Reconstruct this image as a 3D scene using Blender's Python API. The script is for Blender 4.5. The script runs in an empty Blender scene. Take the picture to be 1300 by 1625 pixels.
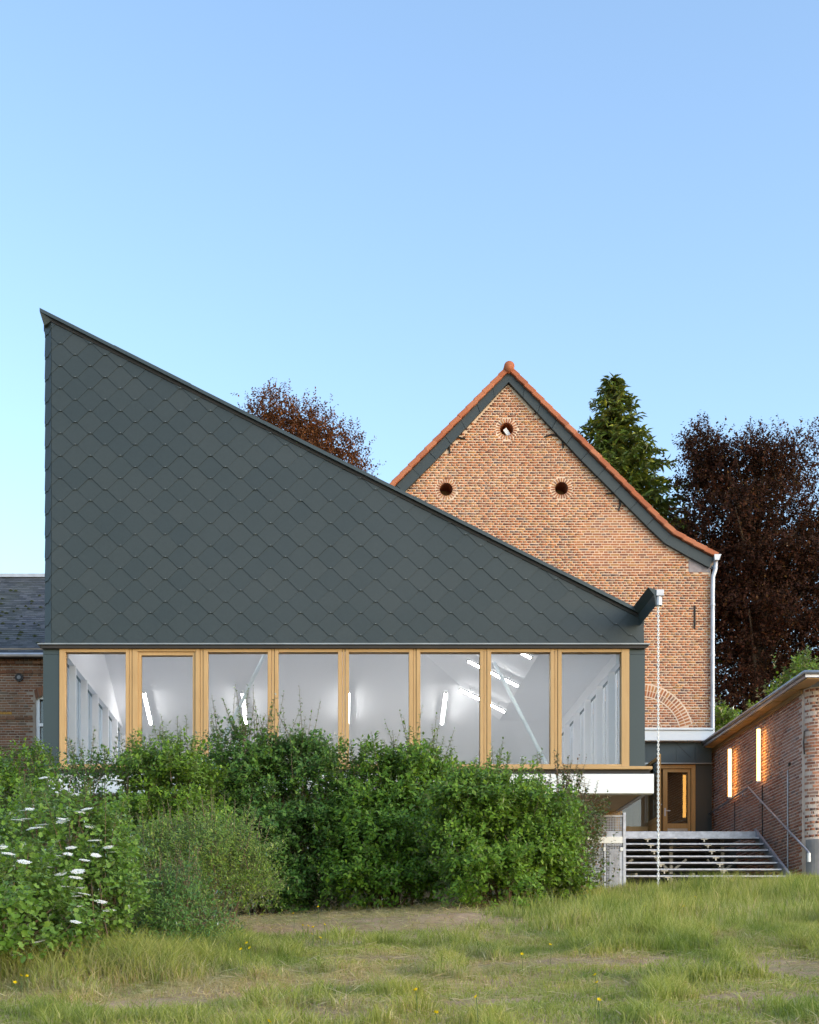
import bpy, bmesh, math, random
import numpy as np
from mathutils import Vector, Matrix
from mathutils.geometry import tessellate_polygon

random.seed(7)
RNG = np.random.default_rng(7)
R = math.radians
SC = bpy.context.scene
COL = SC.collection

# ---------------------------------------------------------------- camera
EYE = 1.5                       # eye height over the ground at the tripod
F = 2050.0                      # focal length in photograph pixels (1300 wide)
VX, VY = 530.0, 1585.0          # principal point: the camera is level, the lens shifted up
cam = bpy.data.cameras.new('camera'); cam_o = bpy.data.objects.new('camera', cam); COL.objects.link(cam_o)
cam_o.location = (0, 0, EYE); cam_o.rotation_euler = (R(90), 0, 0)
cam.sensor_fit = 'HORIZONTAL'; cam.sensor_width = 36; cam.lens = 36 * F / 1300
cam.shift_x = (650 - VX) / 1300; cam.shift_y = (VY - 812.5) / 1300
cam.clip_start = 0.1; cam.clip_end = 2000
SC.camera = cam_o

# ---------------------------------------------------------------- sky, sun, exposure
SUN_EL, SUN_AZ = 20.0, 126.0     # azimuth clockwise from +Y: low sun, behind the camera to the right
world = bpy.data.worlds.new('World'); SC.world = world; world.use_nodes = True
wn = world.node_tree; wn.nodes.clear()
sky = wn.nodes.new('ShaderNodeTexSky'); sky.sky_type = 'NISHITA'; sky.sun_disc = False
sky.sun_elevation = R(SUN_EL); sky.sun_rotation = R(SUN_AZ)
sky.altitude = 50; sky.air_density = 1.2; sky.dust_density = 1.1; sky.ozone_density = 2.0
bg = wn.nodes.new('ShaderNodeBackground'); bg.inputs['Strength'].default_value = 0.15
wo = wn.nodes.new('ShaderNodeOutputWorld')
wn.links.new(sky.outputs[0], bg.inputs[0]); wn.links.new(bg.outputs[0], wo.inputs[0])
sun = bpy.data.lights.new('sun', 'SUN'); sun.energy = 0.28; sun.angle = R(90); sun.color = (1.0, 0.96, 0.92)
sun_o = bpy.data.objects.new('sun', sun); COL.objects.link(sun_o)
sd = Vector((math.sin(R(SUN_AZ)) * math.cos(R(SUN_EL)), math.cos(R(SUN_AZ)) * math.cos(R(SUN_EL)), math.sin(R(SUN_EL))))
sun_o.rotation_euler = sd.to_track_quat('Z', 'Y').to_euler(); sun_o.location = (30, -40, 40)
vs = SC.view_settings; vs.view_transform = 'Standard'; vs.look = 'None'; vs.gamma = 1.0; vs.use_curve_mapping = False
vs.exposure = 1.42
SC.cycles.max_bounces = 10; SC.cycles.transparent_max_bounces = 12; SC.cycles.diffuse_bounces = 5
SC.cycles.glossy_bounces = 4; SC.cycles.caustics_reflective = False; SC.cycles.caustics_refractive = False
SC.cycles.sample_clamp_indirect = 6.0

# ---------------------------------------------------------------- survey helpers: photograph point + distance -> metres
def X(px, D): return (px - VX) * D / F
def Z(py, D): return (VY - py) * D / F + EYE
def at(px, py, D): return Vector((X(px, D), D, Z(py, D)))

# ---------------------------------------------------------------- object helpers
def tag(o, label=None, cat=None, group=None, kind=None):
    if label: o['label'] = label
    if cat: o['category'] = cat
    if group: o['group'] = group
    if kind: o['kind'] = kind
    return o

def empty(name, loc, label=None, cat=None, group=None):
    o = bpy.data.objects.new(name, None); COL.objects.link(o); o.location = loc
    o.empty_display_size = 0.1
    return tag(o, label, cat, group)

def link(name, me, m=None, parent=None, smooth=False):
    if m is not None and not me.materials: me.materials.append(m)
    o = bpy.data.objects.new(name, me); COL.objects.link(o)
    if parent is not None: put(o, parent)
    if smooth: me.polygons.foreach_set('use_smooth', [True] * len(me.polygons))
    return o

def put(o, parent):
    o.parent = parent
    w = Vector((0, 0, 0)); p = parent
    while p is not None: w += Vector(p.location) + p.matrix_parent_inverse.translation; p = p.parent
    o.matrix_parent_inverse = Matrix.Translation(-w)     # parents are never rotated: children keep world coordinates

class MB:
    """collects simple solids in world coordinates; build() links them as one mesh object"""
    def __init__(s): s.v = []; s.f = []
    def add(s, vs_, fs):
        n = len(s.v); s.v += [tuple(v) for v in vs_]; s.f += [tuple(i + n for i in f) for f in fs]; return s
    def box(s, x0, x1, y0, y1, z0, z1):
        return s.add([(x0,y0,z0),(x1,y0,z0),(x1,y1,z0),(x0,y1,z0),(x0,y0,z1),(x1,y0,z1),(x1,y1,z1),(x0,y1,z1)],
                     [(3,2,1,0),(4,5,6,7),(0,1,5,4),(1,2,6,5),(2,3,7,6),(3,0,4,7)])
    def prism_y(s, poly, y0, y1):          # poly: (x,z) pairs, extruded from y0 to y1
        n = len(poly)
        v = [(p[0], y0, p[1]) for p in poly] + [(p[0], y1, p[1]) for p in poly]
        a = sum(poly[i][0]*poly[(i+1)%n][1]-poly[(i+1)%n][0]*poly[i][1] for i in range(n))
        idx = list(range(n)) if a > 0 else list(range(n-1,-1,-1))
        f = [tuple(idx), tuple(i+n for i in reversed(idx))]
        f += [(idx[(k+1)%n], idx[k], idx[k]+n, idx[(k+1)%n]+n) for k in range(n)]
        return s.add(v, f)
    def prism_x(s, poly, x0, x1):          # poly: (y,z)
        n = len(poly)
        v = [(x0, p[0], p[1]) for p in poly] + [(x1, p[0], p[1]) for p in poly]
        a = sum(poly[i][0]*poly[(i+1)%n][1]-poly[(i+1)%n][0]*poly[i][1] for i in range(n))
        idx = list(range(n-1,-1,-1)) if a > 0 else list(range(n))
        f = [tuple(idx), tuple(i+n for i in reversed(idx))]
        f += [(idx[(k+1)%n], idx[k], idx[k]+n, idx[(k+1)%n]+n) for k in range(n)]
        return s.add(v, f)
    def tube(s, pts, r, n=8, cap=True):
        pts = [Vector(p) for p in pts]; rr = r if hasattr(r, '__len__') else [r]*len(pts)
        vs_ = []; fs = []; ref = None
        for i, p in enumerate(pts):
            t = (pts[min(i+1,len(pts)-1)] - pts[max(i-1,0)]).normalized()
            if ref is None: ref = Vector((0,0,1)) if abs(t.z) < 0.9 else Vector((1,0,0))
            a = t.cross(ref).normalized(); b = a.cross(t).normalized(); ref = b
            for k in range(n):
                q = 2*math.pi*k/n; vs_.append(p + (a*math.cos(q) + b*math.sin(q))*rr[i])
        for i in range(len(pts)-1):
            for k in range(n):
                k2 = (k+1) % n; fs.append((i*n+k, i*n+k2, (i+1)*n+k2, (i+1)*n+k))
        if cap:
            fs.append(tuple(range(n-1,-1,-1))); fs.append(tuple((len(pts)-1)*n+k for k in range(n)))
        return s.add(vs_, fs)
    def bar(s, a, b, w, h, up=(0,0,1)):      # rectangular bar from a to b
        a = Vector(a); b = Vector(b); t = (b-a).normalized(); u = Vector(up)
        sx = t.cross(u).normalized(); uz = sx.cross(t).normalized()
        c = [(-w/2,-h/2),(w/2,-h/2),(w/2,h/2),(-w/2,h/2)]
        v = [p + sx*i + uz*j for p in (a,b) for i,j in c]
        return s.add(v, [(0,1,2,3),(7,6,5,4),(0,4,5,1),(1,5,6,2),(2,6,7,3),(3,7,4,0)])
    def build(s, name, m, parent=None, smooth=False, bevel=0):
        me = bpy.data.meshes.new(name); me.from_pydata(s.v, [], s.f); me.update()
        bm = bmesh.new(); bm.from_mesh(me); bmesh.ops.recalc_face_normals(bm, faces=bm.faces)
        if bevel: bmesh.ops.bevel(bm, geom=list(bm.edges), offset=bevel, segments=1, affect='EDGES')
        bm.to_mesh(me); bm.free()
        return link(name, me, m, parent, smooth)

def quick_mesh(name, V, T, attrs=None):
    """numpy triangles -> mesh"""
    me = bpy.data.meshes.new(name); nv, nt = len(V), len(T)
    me.vertices.add(nv); me.vertices.foreach_set('co', np.ascontiguousarray(V, np.float32).ravel())
    me.loops.add(nt*3); me.loops.foreach_set('vertex_index', np.ascontiguousarray(T, np.int32).ravel())
    me.polygons.add(nt); me.polygons.foreach_set('loop_start', np.arange(0, nt*3, 3, dtype=np.int32))
    for k, a in (attrs or {}).items():
        at_ = me.attributes.new(k, 'FLOAT', 'POINT'); at_.data.foreach_set('value', np.ascontiguousarray(a, np.float32))
    me.update(calc_edges=True)
    return me

def quad_mesh(name, V, Q):
    Q = np.asarray(Q, np.int32); T = np.concatenate([Q[:, [0,1,2]], Q[:, [0,2,3]]])
    return quick_mesh(name, V, T)

# ---------------------------------------------------------------- procedural materials
def new_mat(name):
    m = bpy.data.materials.new(name); m.use_nodes = True; t = m.node_tree; t.nodes.clear()
    out = t.nodes.new('ShaderNodeOutputMaterial')
    return m, t, out

def nd(t, kind, **kw):
    n = t.nodes.new(kind)
    for k, v in kw.items():
        if k in n.inputs: n.inputs[k].default_value = v
        else: setattr(n, k, v)
    return n

def rgba(c): return (c[0], c[1], c[2], 1.0)

def ramp(t, fac, stops):
    r = t.nodes.new('ShaderNodeValToRGB'); e = r.color_ramp.elements
    while len(e) < len(stops): e.new(0.5)
    for i, (p, c) in enumerate(stops): e[i].position = p; e[i].color = rgba(c)
    t.links.new(fac, r.inputs[0]); return r.outputs[0]

def mixc(t, fac, a, b, blend='MIX'):
    m = t.nodes.new('ShaderNodeMix'); m.data_type = 'RGBA'; m.blend_type = blend
    for sock, v in ((m.inputs[0], fac), (m.inputs[6], a), (m.inputs[7], b)):
        if hasattr(v, 'links'): t.links.new(v, sock)
        elif isinstance(v, (int, float)): sock.default_value = v
        else: sock.default_value = rgba(v)
    return m.outputs[2]

def noise(t, scale, detail=4, rough=0.55, stretch=None, coord='pos', dist=0.0):
    if coord == 'pos': src = t.nodes.new('ShaderNodeNewGeometry').outputs['Position']
    else: src = t.nodes.new('ShaderNodeTexCoord').outputs['Object']
    if stretch:
        mp = t.nodes.new('ShaderNodeMapping'); mp.inputs['Scale'].default_value = stretch
        t.links.new(src, mp.inputs[0]); src = mp.outputs[0]
    n = t.nodes.new('ShaderNodeTexNoise'); n.inputs['Scale'].default_value = scale
    n.inputs['Detail'].default_value = detail; n.inputs['Roughness'].default_value = rough; n.inputs['Distortion'].default_value = dist
    t.links.new(src, n.inputs['Vector']); return n.outputs[0]

def piece_random(t):
    """one random number per piece, whether it is an object of its own or an island of a joined mesh"""
    g = t.nodes.new('ShaderNodeNewGeometry'); oi = t.nodes.new('ShaderNodeObjectInfo')
    a = t.nodes.new('ShaderNodeMath'); a.operation = 'ADD'
    t.links.new(g.outputs['Random Per Island'], a.inputs[0]); t.links.new(oi.outputs['Random'], a.inputs[1])
    f = t.nodes.new('ShaderNodeMath'); f.operation = 'FRACT'; t.links.new(a.outputs[0], f.inputs[0])
    return f.outputs[0]

def bump(t, h, strength, dist=0.01):
    b = t.nodes.new('ShaderNodeBump'); b.inputs['Strength'].default_value = strength; b.inputs['Distance'].default_value = dist
    t.links.new(h, b.inputs['Height']); return b.outputs[0]

def principled(t, out, col, rough=0.6, metal=0.0, normal=None, spec=0.5):
    p = t.nodes.new('ShaderNodeBsdfPrincipled')
    if hasattr(col, 'links'): t.links.new(col, p.inputs['Base Color'])
    else: p.inputs['Base Color'].default_value = rgba(col)
    if hasattr(rough, 'links'): t.links.new(rough, p.inputs['Roughness'])
    else: p.inputs['Roughness'].default_value = rough
    p.inputs['Metallic'].default_value = metal; p.inputs['Specular IOR Level'].default_value = spec
    if normal is not None: t.links.new(normal, p.inputs['Normal'])
    t.links.new(p.outputs[0], out.inputs[0]); return p

def m_plain(name, col, rough=0.6, metal=0.0, var=0.12, scale=3.0, bmp=0.0, spec=0.5):
    m, t, out = new_mat(name)
    n = noise(t, scale, 6); d = tuple(c*(1-var) for c in col); l = tuple(min(1, c*(1+var)) for c in col)
    c = ramp(t, n, [(0.3, d), (0.7, l)])
    principled(t, out, c, rough, metal, bump(t, noise(t, scale*18, 4), bmp) if bmp else None, spec); return m

def m_pieces(name, stops, rough=0.85, weather=(0.5, 0.46, 0.42), wamt=0.25, wscale=0.9, bmp=0.35, spec=0.3, fine=60):
    """bricks, slates, tiles: a colour for each piece, mottling and large pale weathering over it"""
    m, t, out = new_mat(name)
    c = ramp(t, piece_random(t), stops)
    c = mixc(t, 0.35, c, ramp(t, noise(t, fine, 5), [(0.25, (0.45,0.45,0.45)), (0.75, (1,1,1))]), 'MULTIPLY')
    w = t.nodes.new('ShaderNodeMath'); w.operation = 'MULTIPLY'; w.inputs[1].default_value = wamt
    t.links.new(ramp(t, noise(t, wscale, 5, 0.65), [(0.42, (0,0,0)), (0.68, (1,1,1))]), w.inputs[0])
    c = mixc(t, w.outputs[0], c, weather)
    principled(t, out, c, rough, 0, bump(t, noise(t, fine*1.5, 4), bmp, 0.004) if bmp else None, spec); return m

def m_wood(name, a, b, stretch=(9, 9, 0.6), rough=0.55):
    m, t, out = new_mat(name)
    n = noise(t, 4.0, 6, 0.6, stretch, dist=0.4)
    c = ramp(t, n, [(0.25, a), (0.75, b)])
    c = mixc(t, 0.25, c, ramp(t, noise(t, 1.3, 3), [(0.3, tuple(x*0.8 for x in a)), (0.7, b)]))
    principled(t, out, c, rough, 0, bump(t, n, 0.15, 0.003), 0.35); return m

def m_leaf(name, stops, trans=0.45, gloss=0.12, dry=None, patch=False):
    m, t, out = new_mat(name)
    g = t.nodes.new('ShaderNodeNewGeometry')
    c = ramp(t, g.outputs['Random Per Island'], stops)
    if dry is not None:
        a = t.nodes.new('ShaderNodeAttribute'); a.attribute_name = 'tint'
        c = mixc(t, a.outputs['Fac'], c, ramp(t, g.outputs['Random Per Island'], dry))
    if patch:                                        # patches of different grasses
        c = mixc(t, 1.0, c, ramp(t, noise(t, 1.1, 4, 0.6), [(0.36, (0.55,0.68,0.5)), (0.5, (0.95,0.97,0.9)), (0.66, (1.08,1.0,0.95))]), 'MULTIPLY')
    d = nd(t, 'ShaderNodeBsdfDiffuse'); tr = nd(t, 'ShaderNodeBsdfTranslucent'); gl = nd(t, 'ShaderNodeBsdfGlossy', Roughness=0.45)
    t.links.new(c, d.inputs[0])
    lt = mixc(t, 1.0, c, (1.0, 1.0, 0.55), 'MULTIPLY'); t.links.new(lt, tr.inputs[0])
    m1 = nd(t, 'ShaderNodeMixShader'); m1.inputs[0].default_value = trans
    t.links.new(d.outputs[0], m1.inputs[1]); t.links.new(tr.outputs[0], m1.inputs[2])
    fr = nd(t, 'ShaderNodeFresnel', IOR=1.4); k = nd(t, 'ShaderNodeMath', operation='MULTIPLY'); k.inputs[1].default_value = gloss*6
    t.links.new(fr.outputs[0], k.inputs[0])
    m2 = nd(t, 'ShaderNodeMixShader'); t.links.new(k.outputs[0], m2.inputs[0])
    t.links.new(m1.outputs[0], m2.inputs[1]); t.links.new(gl.outputs[0], m2.inputs[2])
    t.links.new(m2.outputs[0], out.inputs[0]); return m

def m_glass(name, tint=(0.96, 0.97, 0.97), refl=1.0, ior=1.5):
    m, t, out = new_mat(name)
    tr = nd(t, 'ShaderNodeBsdfTransparent'); tr.inputs[0].default_value = rgba(tint)
    gl = nd(t, 'ShaderNodeBsdfGlossy', Roughness=0.0)
    fr = nd(t, 'ShaderNodeFresnel', IOR=ior); k = nd(t, 'ShaderNodeMath', operation='MULTIPLY'); k.inputs[1].default_value = refl
    t.links.new(fr.outputs[0], k.inputs[0])
    mx = nd(t, 'ShaderNodeMixShader'); t.links.new(k.outputs[0], mx.inputs[0])
    t.links.new(tr.outputs[0], mx.inputs[1]); t.links.new(gl.outputs[0], mx.inputs[2]); t.links.new(mx.outputs[0], out.inputs[0]); return m

def m_emit(name, col, s):
    m, t, out = new_mat(name); e = nd(t, 'ShaderNodeEmission'); e.inputs[0].default_value = rgba(col); e.inputs[1].default_value = s
    t.links.new(e.outputs[0], out.inputs[0]); return m

def m_white(name, col, trans=0.0):
    m, t, out = new_mat(name); d = nd(t, 'ShaderNodeBsdfDiffuse'); d.inputs[0].default_value = rgba(col)
    if trans:
        tr = nd(t, 'ShaderNodeBsdfTranslucent'); tr.inputs[0].default_value = rgba(col)
        mx = nd(t, 'ShaderNodeMixShader'); mx.inputs[0].default_value = trans
        t.links.new(d.outputs[0], mx.inputs[1]); t.links.new(tr.outputs[0], mx.inputs[2]); t.links.new(mx.outputs[0], out.inputs[0])
    else: t.links.new(d.outputs[0], out.inputs[0])
    return m

M = {}
M['slate'] = m_pieces('facade_slate', [(0.0, (0.031,0.046,0.050)), (0.5, (0.035,0.050,0.053)), (1.0, (0.040,0.054,0.056))], 0.5, (0.048,0.062,0.068), 0.35, 0.30, 0.03, 0.4, 25)
M['slate_metal'] = m_plain('dark_coated_metal', (0.036,0.052,0.056), 0.4, 0.0, 0.08)
M['slate_panel'] = m_plain('dark_panel', (0.033,0.053,0.058), 0.5, 0.0, 0.06, 1.2)
M['hook'] = m_plain('hook_metal', (0.11,0.13,0.135), 0.5, 0.2)
M['zinc'] = m_plain('zinc', (0.50,0.50,0.52), 0.45, 0.55, 0.15, 4)
M['galva'] = m_plain('galvanised_steel', (0.40,0.41,0.46), 0.42, 0.45, 0.25, 9)
M['ledge'] = m_plain('ledge_metal', (0.28,0.29,0.29), 0.4, 0.5)
M['porch_panel'] = m_plain('shaded_porch_panel', (0.026,0.031,0.029), 0.5, 0.0, 0.06, 1.2)  # darker than the other panels: the porch shade is put into the colour
M['white_paint'] = m_plain('white_painted_steel', (0.82,0.84,0.84), 0.45, 0.0, 0.035, 1.6)
M['timber'] = m_wood('larch_timber', (0.45,0.275,0.115), (0.57,0.375,0.175))
M['timber_h'] = m_wood('larch_timber_across', (0.45,0.275,0.115), (0.57,0.375,0.175), (0.6, 9, 9))
M['timber_dark'] = m_wood('lit_door_timber', (0.46,0.24,0.07), (0.60,0.34,0.12))  # warm light on the doors is put into this brighter timber colour
M['timber_soffit'] = m_wood('soffit_timber', (0.30,0.19,0.085), (0.42,0.28,0.13), (9, 0.6, 9))
M['red_wood'] = m_wood('red_brown_wood', (0.10,0.03,0.018), (0.16,0.055,0.03))
M['inside'] = m_white('white_interior', (0.90,0.892,0.925))
M['inside_floor'] = m_plain('interior_floor', (0.60,0.57,0.54), 0.5)
M['blind'] = m_white('white_window_blind', (0.80,0.83,0.88), 0.5)
M['rod'] = m_plain('pale_blue_steel', (0.76,0.85,0.92), 0.4)
M['glass'] = m_glass('window_glass', (0.95,0.96,0.965), 1.0)
M['door_glass'] = m_glass('door_glass', (0.62,0.62,0.58), 1.6, 1.6)
M['tube_cool'] = m_emit('cool_tube_light', (1.0, 0.985, 0.94), 16.5)
M['tube_warm'] = m_emit('warm_tube_light', (1.0, 0.50, 0.115), 3.8)
M['lamp_cap'] = m_plain('lamp_cap', (0.8,0.8,0.78), 0.5)
M['brick'] = m_pieces('gable_brick', [(0.0, (0.24,0.095,0.06)), (0.18, (0.36,0.13,0.065)), (0.45, (0.46,0.165,0.07)), (0.72, (0.52,0.205,0.085)), (0.88, (0.50,0.245,0.085)), (0.95, (0.28,0.16,0.12)), (1.0, (0.17,0.11,0.10))], 0.9, (0.56,0.34,0.22), 0.22, 0.7)
M['mortar'] = m_plain('lime_mortar', (0.74,0.56,0.41), 0.95, 0, 0.12, 2.5, 0.3, 0.2)
M['brick_wall'] = m_pieces('yard_brick', [(0.0, (0.26,0.10,0.065)), (0.25, (0.42,0.17,0.095)), (0.6, (0.52,0.22,0.125)), (0.85, (0.44,0.24,0.165)), (1.0, (0.22,0.15,0.13))], 0.9, (0.52,0.39,0.34), 0.32, 0.8)
M['mortar_wall'] = m_plain('grey_mortar', (0.68,0.56,0.48), 0.95, 0, 0.18, 2.5, 0.3, 0.2)
M['brick_old'] = m_pieces('old_brick', [(0.0, (0.11,0.055,0.035)), (0.3, (0.19,0.08,0.045)), (0.65, (0.26,0.115,0.06)), (0.9, (0.21,0.12,0.075)), (1.0, (0.10,0.08,0.065))], 0.9, (0.20,0.15,0.09), 0.35, 1.3)
M['mortar_old'] = m_plain('old_mortar', (0.30,0.25,0.20), 0.95, 0, 0.25, 2.5, 0.3, 0.2)
M['tile'] = m_pieces('clay_tile', [(0.0, (0.40,0.12,0.055)), (0.5, (0.48,0.155,0.07)), (1.0, (0.54,0.20,0.10))], 0.75, (0.35,0.2,0.13), 0.2, 2.0, 0.2)
M['old_slate'] = m_pieces('old_roof_slate', [(0.0, (0.055,0.06,0.07)), (0.5, (0.085,0.092,0.108)), (1.0, (0.13,0.135,0.15))], 0.6, (0.075,0.085,0.055), 0.5, 1.1, 0.2)
M['moss'] = m_plain('moss', (0.035,0.045,0.015), 1.0, 0, 0.4, 20, 0.6)
M['stone'] = m_plain('grey_stone', (0.33,0.29,0.30), 0.9, 0, 0.2, 6, 0.4)
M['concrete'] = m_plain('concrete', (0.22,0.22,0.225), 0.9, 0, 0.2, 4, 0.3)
M['concrete_dark'] = m_plain('dark_concrete', (0.07,0.075,0.065), 0.95, 0, 0.3, 4, 0.3)
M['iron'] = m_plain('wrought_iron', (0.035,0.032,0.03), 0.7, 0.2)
M['dark_room'] = m_plain('dark_room', (0.035,0.03,0.022), 0.9)
M['lining'] = m_wood('hall_lining', (0.20,0.12,0.05), (0.30,0.19,0.09))
M['kick'] = m_plain('kick_plate', (0.55,0.50,0.42), 0.4, 0.3)
M['bark'] = m_plain('bark', (0.10,0.08,0.06), 0.95, 0, 0.35, 8, 0.5)
M['twig'] = m_plain('twig', (0.16,0.11,0.07), 0.9, 0, 0.3, 15)
M['lichen'] = m_plain('orange_lichen', (0.36,0.19,0.04), 0.95, 0, 0.4, 30)
M['petal_white'] = m_white('white_petal', (0.90,0.90,0.86), 0.12)
M['petal_yellow'] = m_white('yellow_petal', (0.75,0.55,0.02), 0.3)

# ---------------------------------------------------------------- numpy noise
_G = np.random.default_rng(3).random((64, 64))
def vnoise(x, y):
    xi = np.floor(x).astype(int); yi = np.floor(y).astype(int); fx = x - xi; fy = y - yi
    fx = fx*fx*(3-2*fx); fy = fy*fy*(3-2*fy)
    g = lambda a, b: _G[a % 64, b % 64]
    return (g(xi,yi)*(1-fx)+g(xi+1,yi)*fx)*(1-fy) + (g(xi,yi+1)*(1-fx)+g(xi+1,yi+1)*fx)*fy
def fnoise(x, y, o=3):
    s = 0; a = 1; w = 0
    for k in range(o): s = s + a*vnoise(x*2**k + 13.7*k, y*2**k + 5.1*k); w += a; a *= 0.5
    return s / w
def sstep(a, b, x):
    t = np.clip((x-a)/(b-a), 0, 1); return t*t*(3-2*t)

# ================================================================ GROUND
def gz(x, y):
    x = np.asarray(x, float); y = np.asarray(y, float)
    yc = np.where(y < 25.6, y, 25.6 + 0.4*np.tanh((y-25.6)/4)); yc = np.maximum(yc, -40)
    xc = 14*np.tanh(x/14)
    z = 0.1785*yc - 0.0021*yc*np.abs(yc) + 0.06*xc*np.clip(yc, 0, 26)/20
    z = z + 0.10*(fnoise(x*0.55+3, y*0.55, 3)-0.5) + 0.05*(fnoise(x*2.3, y*2.3, 2)-0.5)
    bank = sstep(15.6, 16.6, y)*(1-sstep(19.3, 20.3, y))*sstep(-6.0, -4.5, x)*(1-sstep(1.6, 3.0, x))
    return z + 0.12*bank*(0.6+0.8*fnoise(x*1.7, y*1.7, 3))

def axis(lo, hi, fine_lo, fine_hi, step, grow=1.35):
    a = list(np.arange(fine_lo, fine_hi, step)); s = step; v = fine_hi
    while v < hi: a.append(v); s *= grow; v += s
    a.append(hi); s = step; v = fine_lo - step; b = []
    while v > lo: b.append(v); s *= grow; v -= s
    b.append(lo); return np.array(b[::-1] + a)
gx = axis(-300, 300, -9, 13, 0.22); gy = axis(-120, 500, 5, 30, 0.22)
GX, GY = np.meshgrid(gx, gy); GV = np.stack([GX, GY, gz(GX, GY)], -1).reshape(-1, 3)
nx, ny = len(gx), len(gy); ii = (np.arange(ny-1)[:,None]*nx + np.arange(nx-1)[None]).ravel()
me = quad_mesh('meadow_ground', GV, np.stack([ii, ii+1, ii+nx+1, ii+nx], 1))
m, t, out = new_mat('meadow_soil')
n1 = noise(t, 0.9, 6, 0.6); n2 = noise(t, 9, 6, 0.65); n3 = noise(t, 55, 4)
c = ramp(t, n1, [(0.35, (0.27,0.235,0.09)), (0.5, (0.42,0.29,0.16)), (0.66, (0.60,0.405,0.265))])
c = mixc(t, 0.5, c, ramp(t, n2, [(0.3, (0.34,0.22,0.125)), (0.7, (0.68,0.465,0.31))]))
c = mixc(t, 0.45, c, ramp(t, n3, [(0.3, (0.5,0.5,0.5)), (0.7, (1,1,1))]), 'MULTIPLY')
principled(t, out, c, 0.95, 0, bump(t, n2, 0.6, 0.05), 0.15); M['soil'] = m
tag(link('meadow', me, m, None, True), 'sloping meadow of mown and long grass below the buildings', None, None, 'structure')

# ================================================================ BRICKWORK
def oriented_poly_contains(poly, u, z):
    c = np.zeros_like(u, bool); n = len(poly); j = n-1
    for i in range(n):
        (xi, zi), (xj, zj) = poly[i], poly[j]
        hit = ((zi > z) != (zj > z)) & (u < (xj-xi)*(z-zi)/(zj-zi+1e-12)+xi); c ^= hit; j = i
    return c

def lay_courses(u0, u1, z0, z1, course=0.066, pitch=0.231, bh=0.044, joint=0.016, seed=1):
    """cross bond: a course of stretchers, a course of headers; returns arrays u0,u1,z0,z1"""
    rng = np.random.default_rng(seed); out = []
    k = 0; z = z0
    while z < z1:
        p = pitch if k % 2 == 0 else pitch/2
        off = (0 if k % 4 < 2 else pitch/2) if k % 2 == 0 else pitch/4
        u = u0 - off - rng.random()*0.02
        while u < u1:
            if k % 2 == 0 and rng.random() < 0.10:
                out.append((u+joint/2, u+p/2-joint/2, z, z+bh)); out.append((u+p/2+joint/2, u+p-joint/2, z, z+bh))
            else: out.append((u+joint/2, u+p-joint/2, z, z+bh))
            u += p
        z += course; k += 1
    a = np.array(out); j = rng.normal(0, 0.0022, a.shape); j[:,3] = j[:,2] + rng.normal(0, 0.0022, len(a))
    return a + j

def brick_verts(a, pos, back=0.02, proud=0.004, seed=2):
    """pos(u)->(x,y,nx,ny) arrays. 8 vertices a brick, 5 faces"""
    rng = np.random.default_rng(seed); n = len(a); pr = proud + rng.random(n)*0.004
    V = np.zeros((n, 8, 3))
    for i, (uc, zc, d) in enumerate(((0,2,1),(1,2,1),(1,3,1),(0,3,1),(0,2,0),(1,2,0),(1,3,0),(0,3,0))):
        x, y, nx_, ny_ = pos(a[:,uc]); off = pr if d else np.full(n, -back)
        V[:,i,0] = x + nx_*off; V[:,i,1] = y + ny_*off; V[:,i,2] = a[:,zc]
    Q = np.array([(0,1,2,3),(1,5,6,2),(4,0,3,7),(3,2,6,7),(4,5,1,0)])
    return V, Q

def brickwork(parent, a, pos, mat_, pick, nsingle=300, seed=2):
    """joined bricks as one stuff part, the `pick`ed ones as parts of their own"""
    order = np.argsort(pick(a)); single, rest = order[:nsingle], order[nsingle:]
    V, Q = brick_verts(a[rest], pos, seed=seed); n = len(rest)
    QQ = (Q[None] + np.arange(n)[:,None,None]*8).reshape(-1, 4)
    tag(link('brickwork', quad_mesh('brickwork', V.reshape(-1,3), QQ), mat_, parent), kind='stuff')
    protos = {}
    for k in single:
        u0, u1, z0, z1 = a[k]; key = round((u1-u0)*20)
        w = key/20.0
        if w < 0.05: continue
        if key not in protos:
            b = MB().box(-w/2+0.008, w/2-0.008, -0.004, 0.02, -0.022, 0.022)
            mm = bpy.data.meshes.new('brick'); mm.from_pydata(b.v, [], b.f); mm.update(); mm.materials.append(mat_); protos[key] = mm
        x, y, nx_, ny_ = (float(v) for v in pos(np.array([(u0+u1)/2])))
        o = link('brick', protos[key], None, parent)
        s = (u1-u0)/(w-0.016)
        o.location = (x - nx_*random.random()*0.002, y - ny_*random.random()*0.002, (z0+z1)/2); o.scale = (s, 1, 1)
        o.rotation_euler = (0, 0, math.atan2(ny_, nx_) + math.pi/2)

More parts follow.
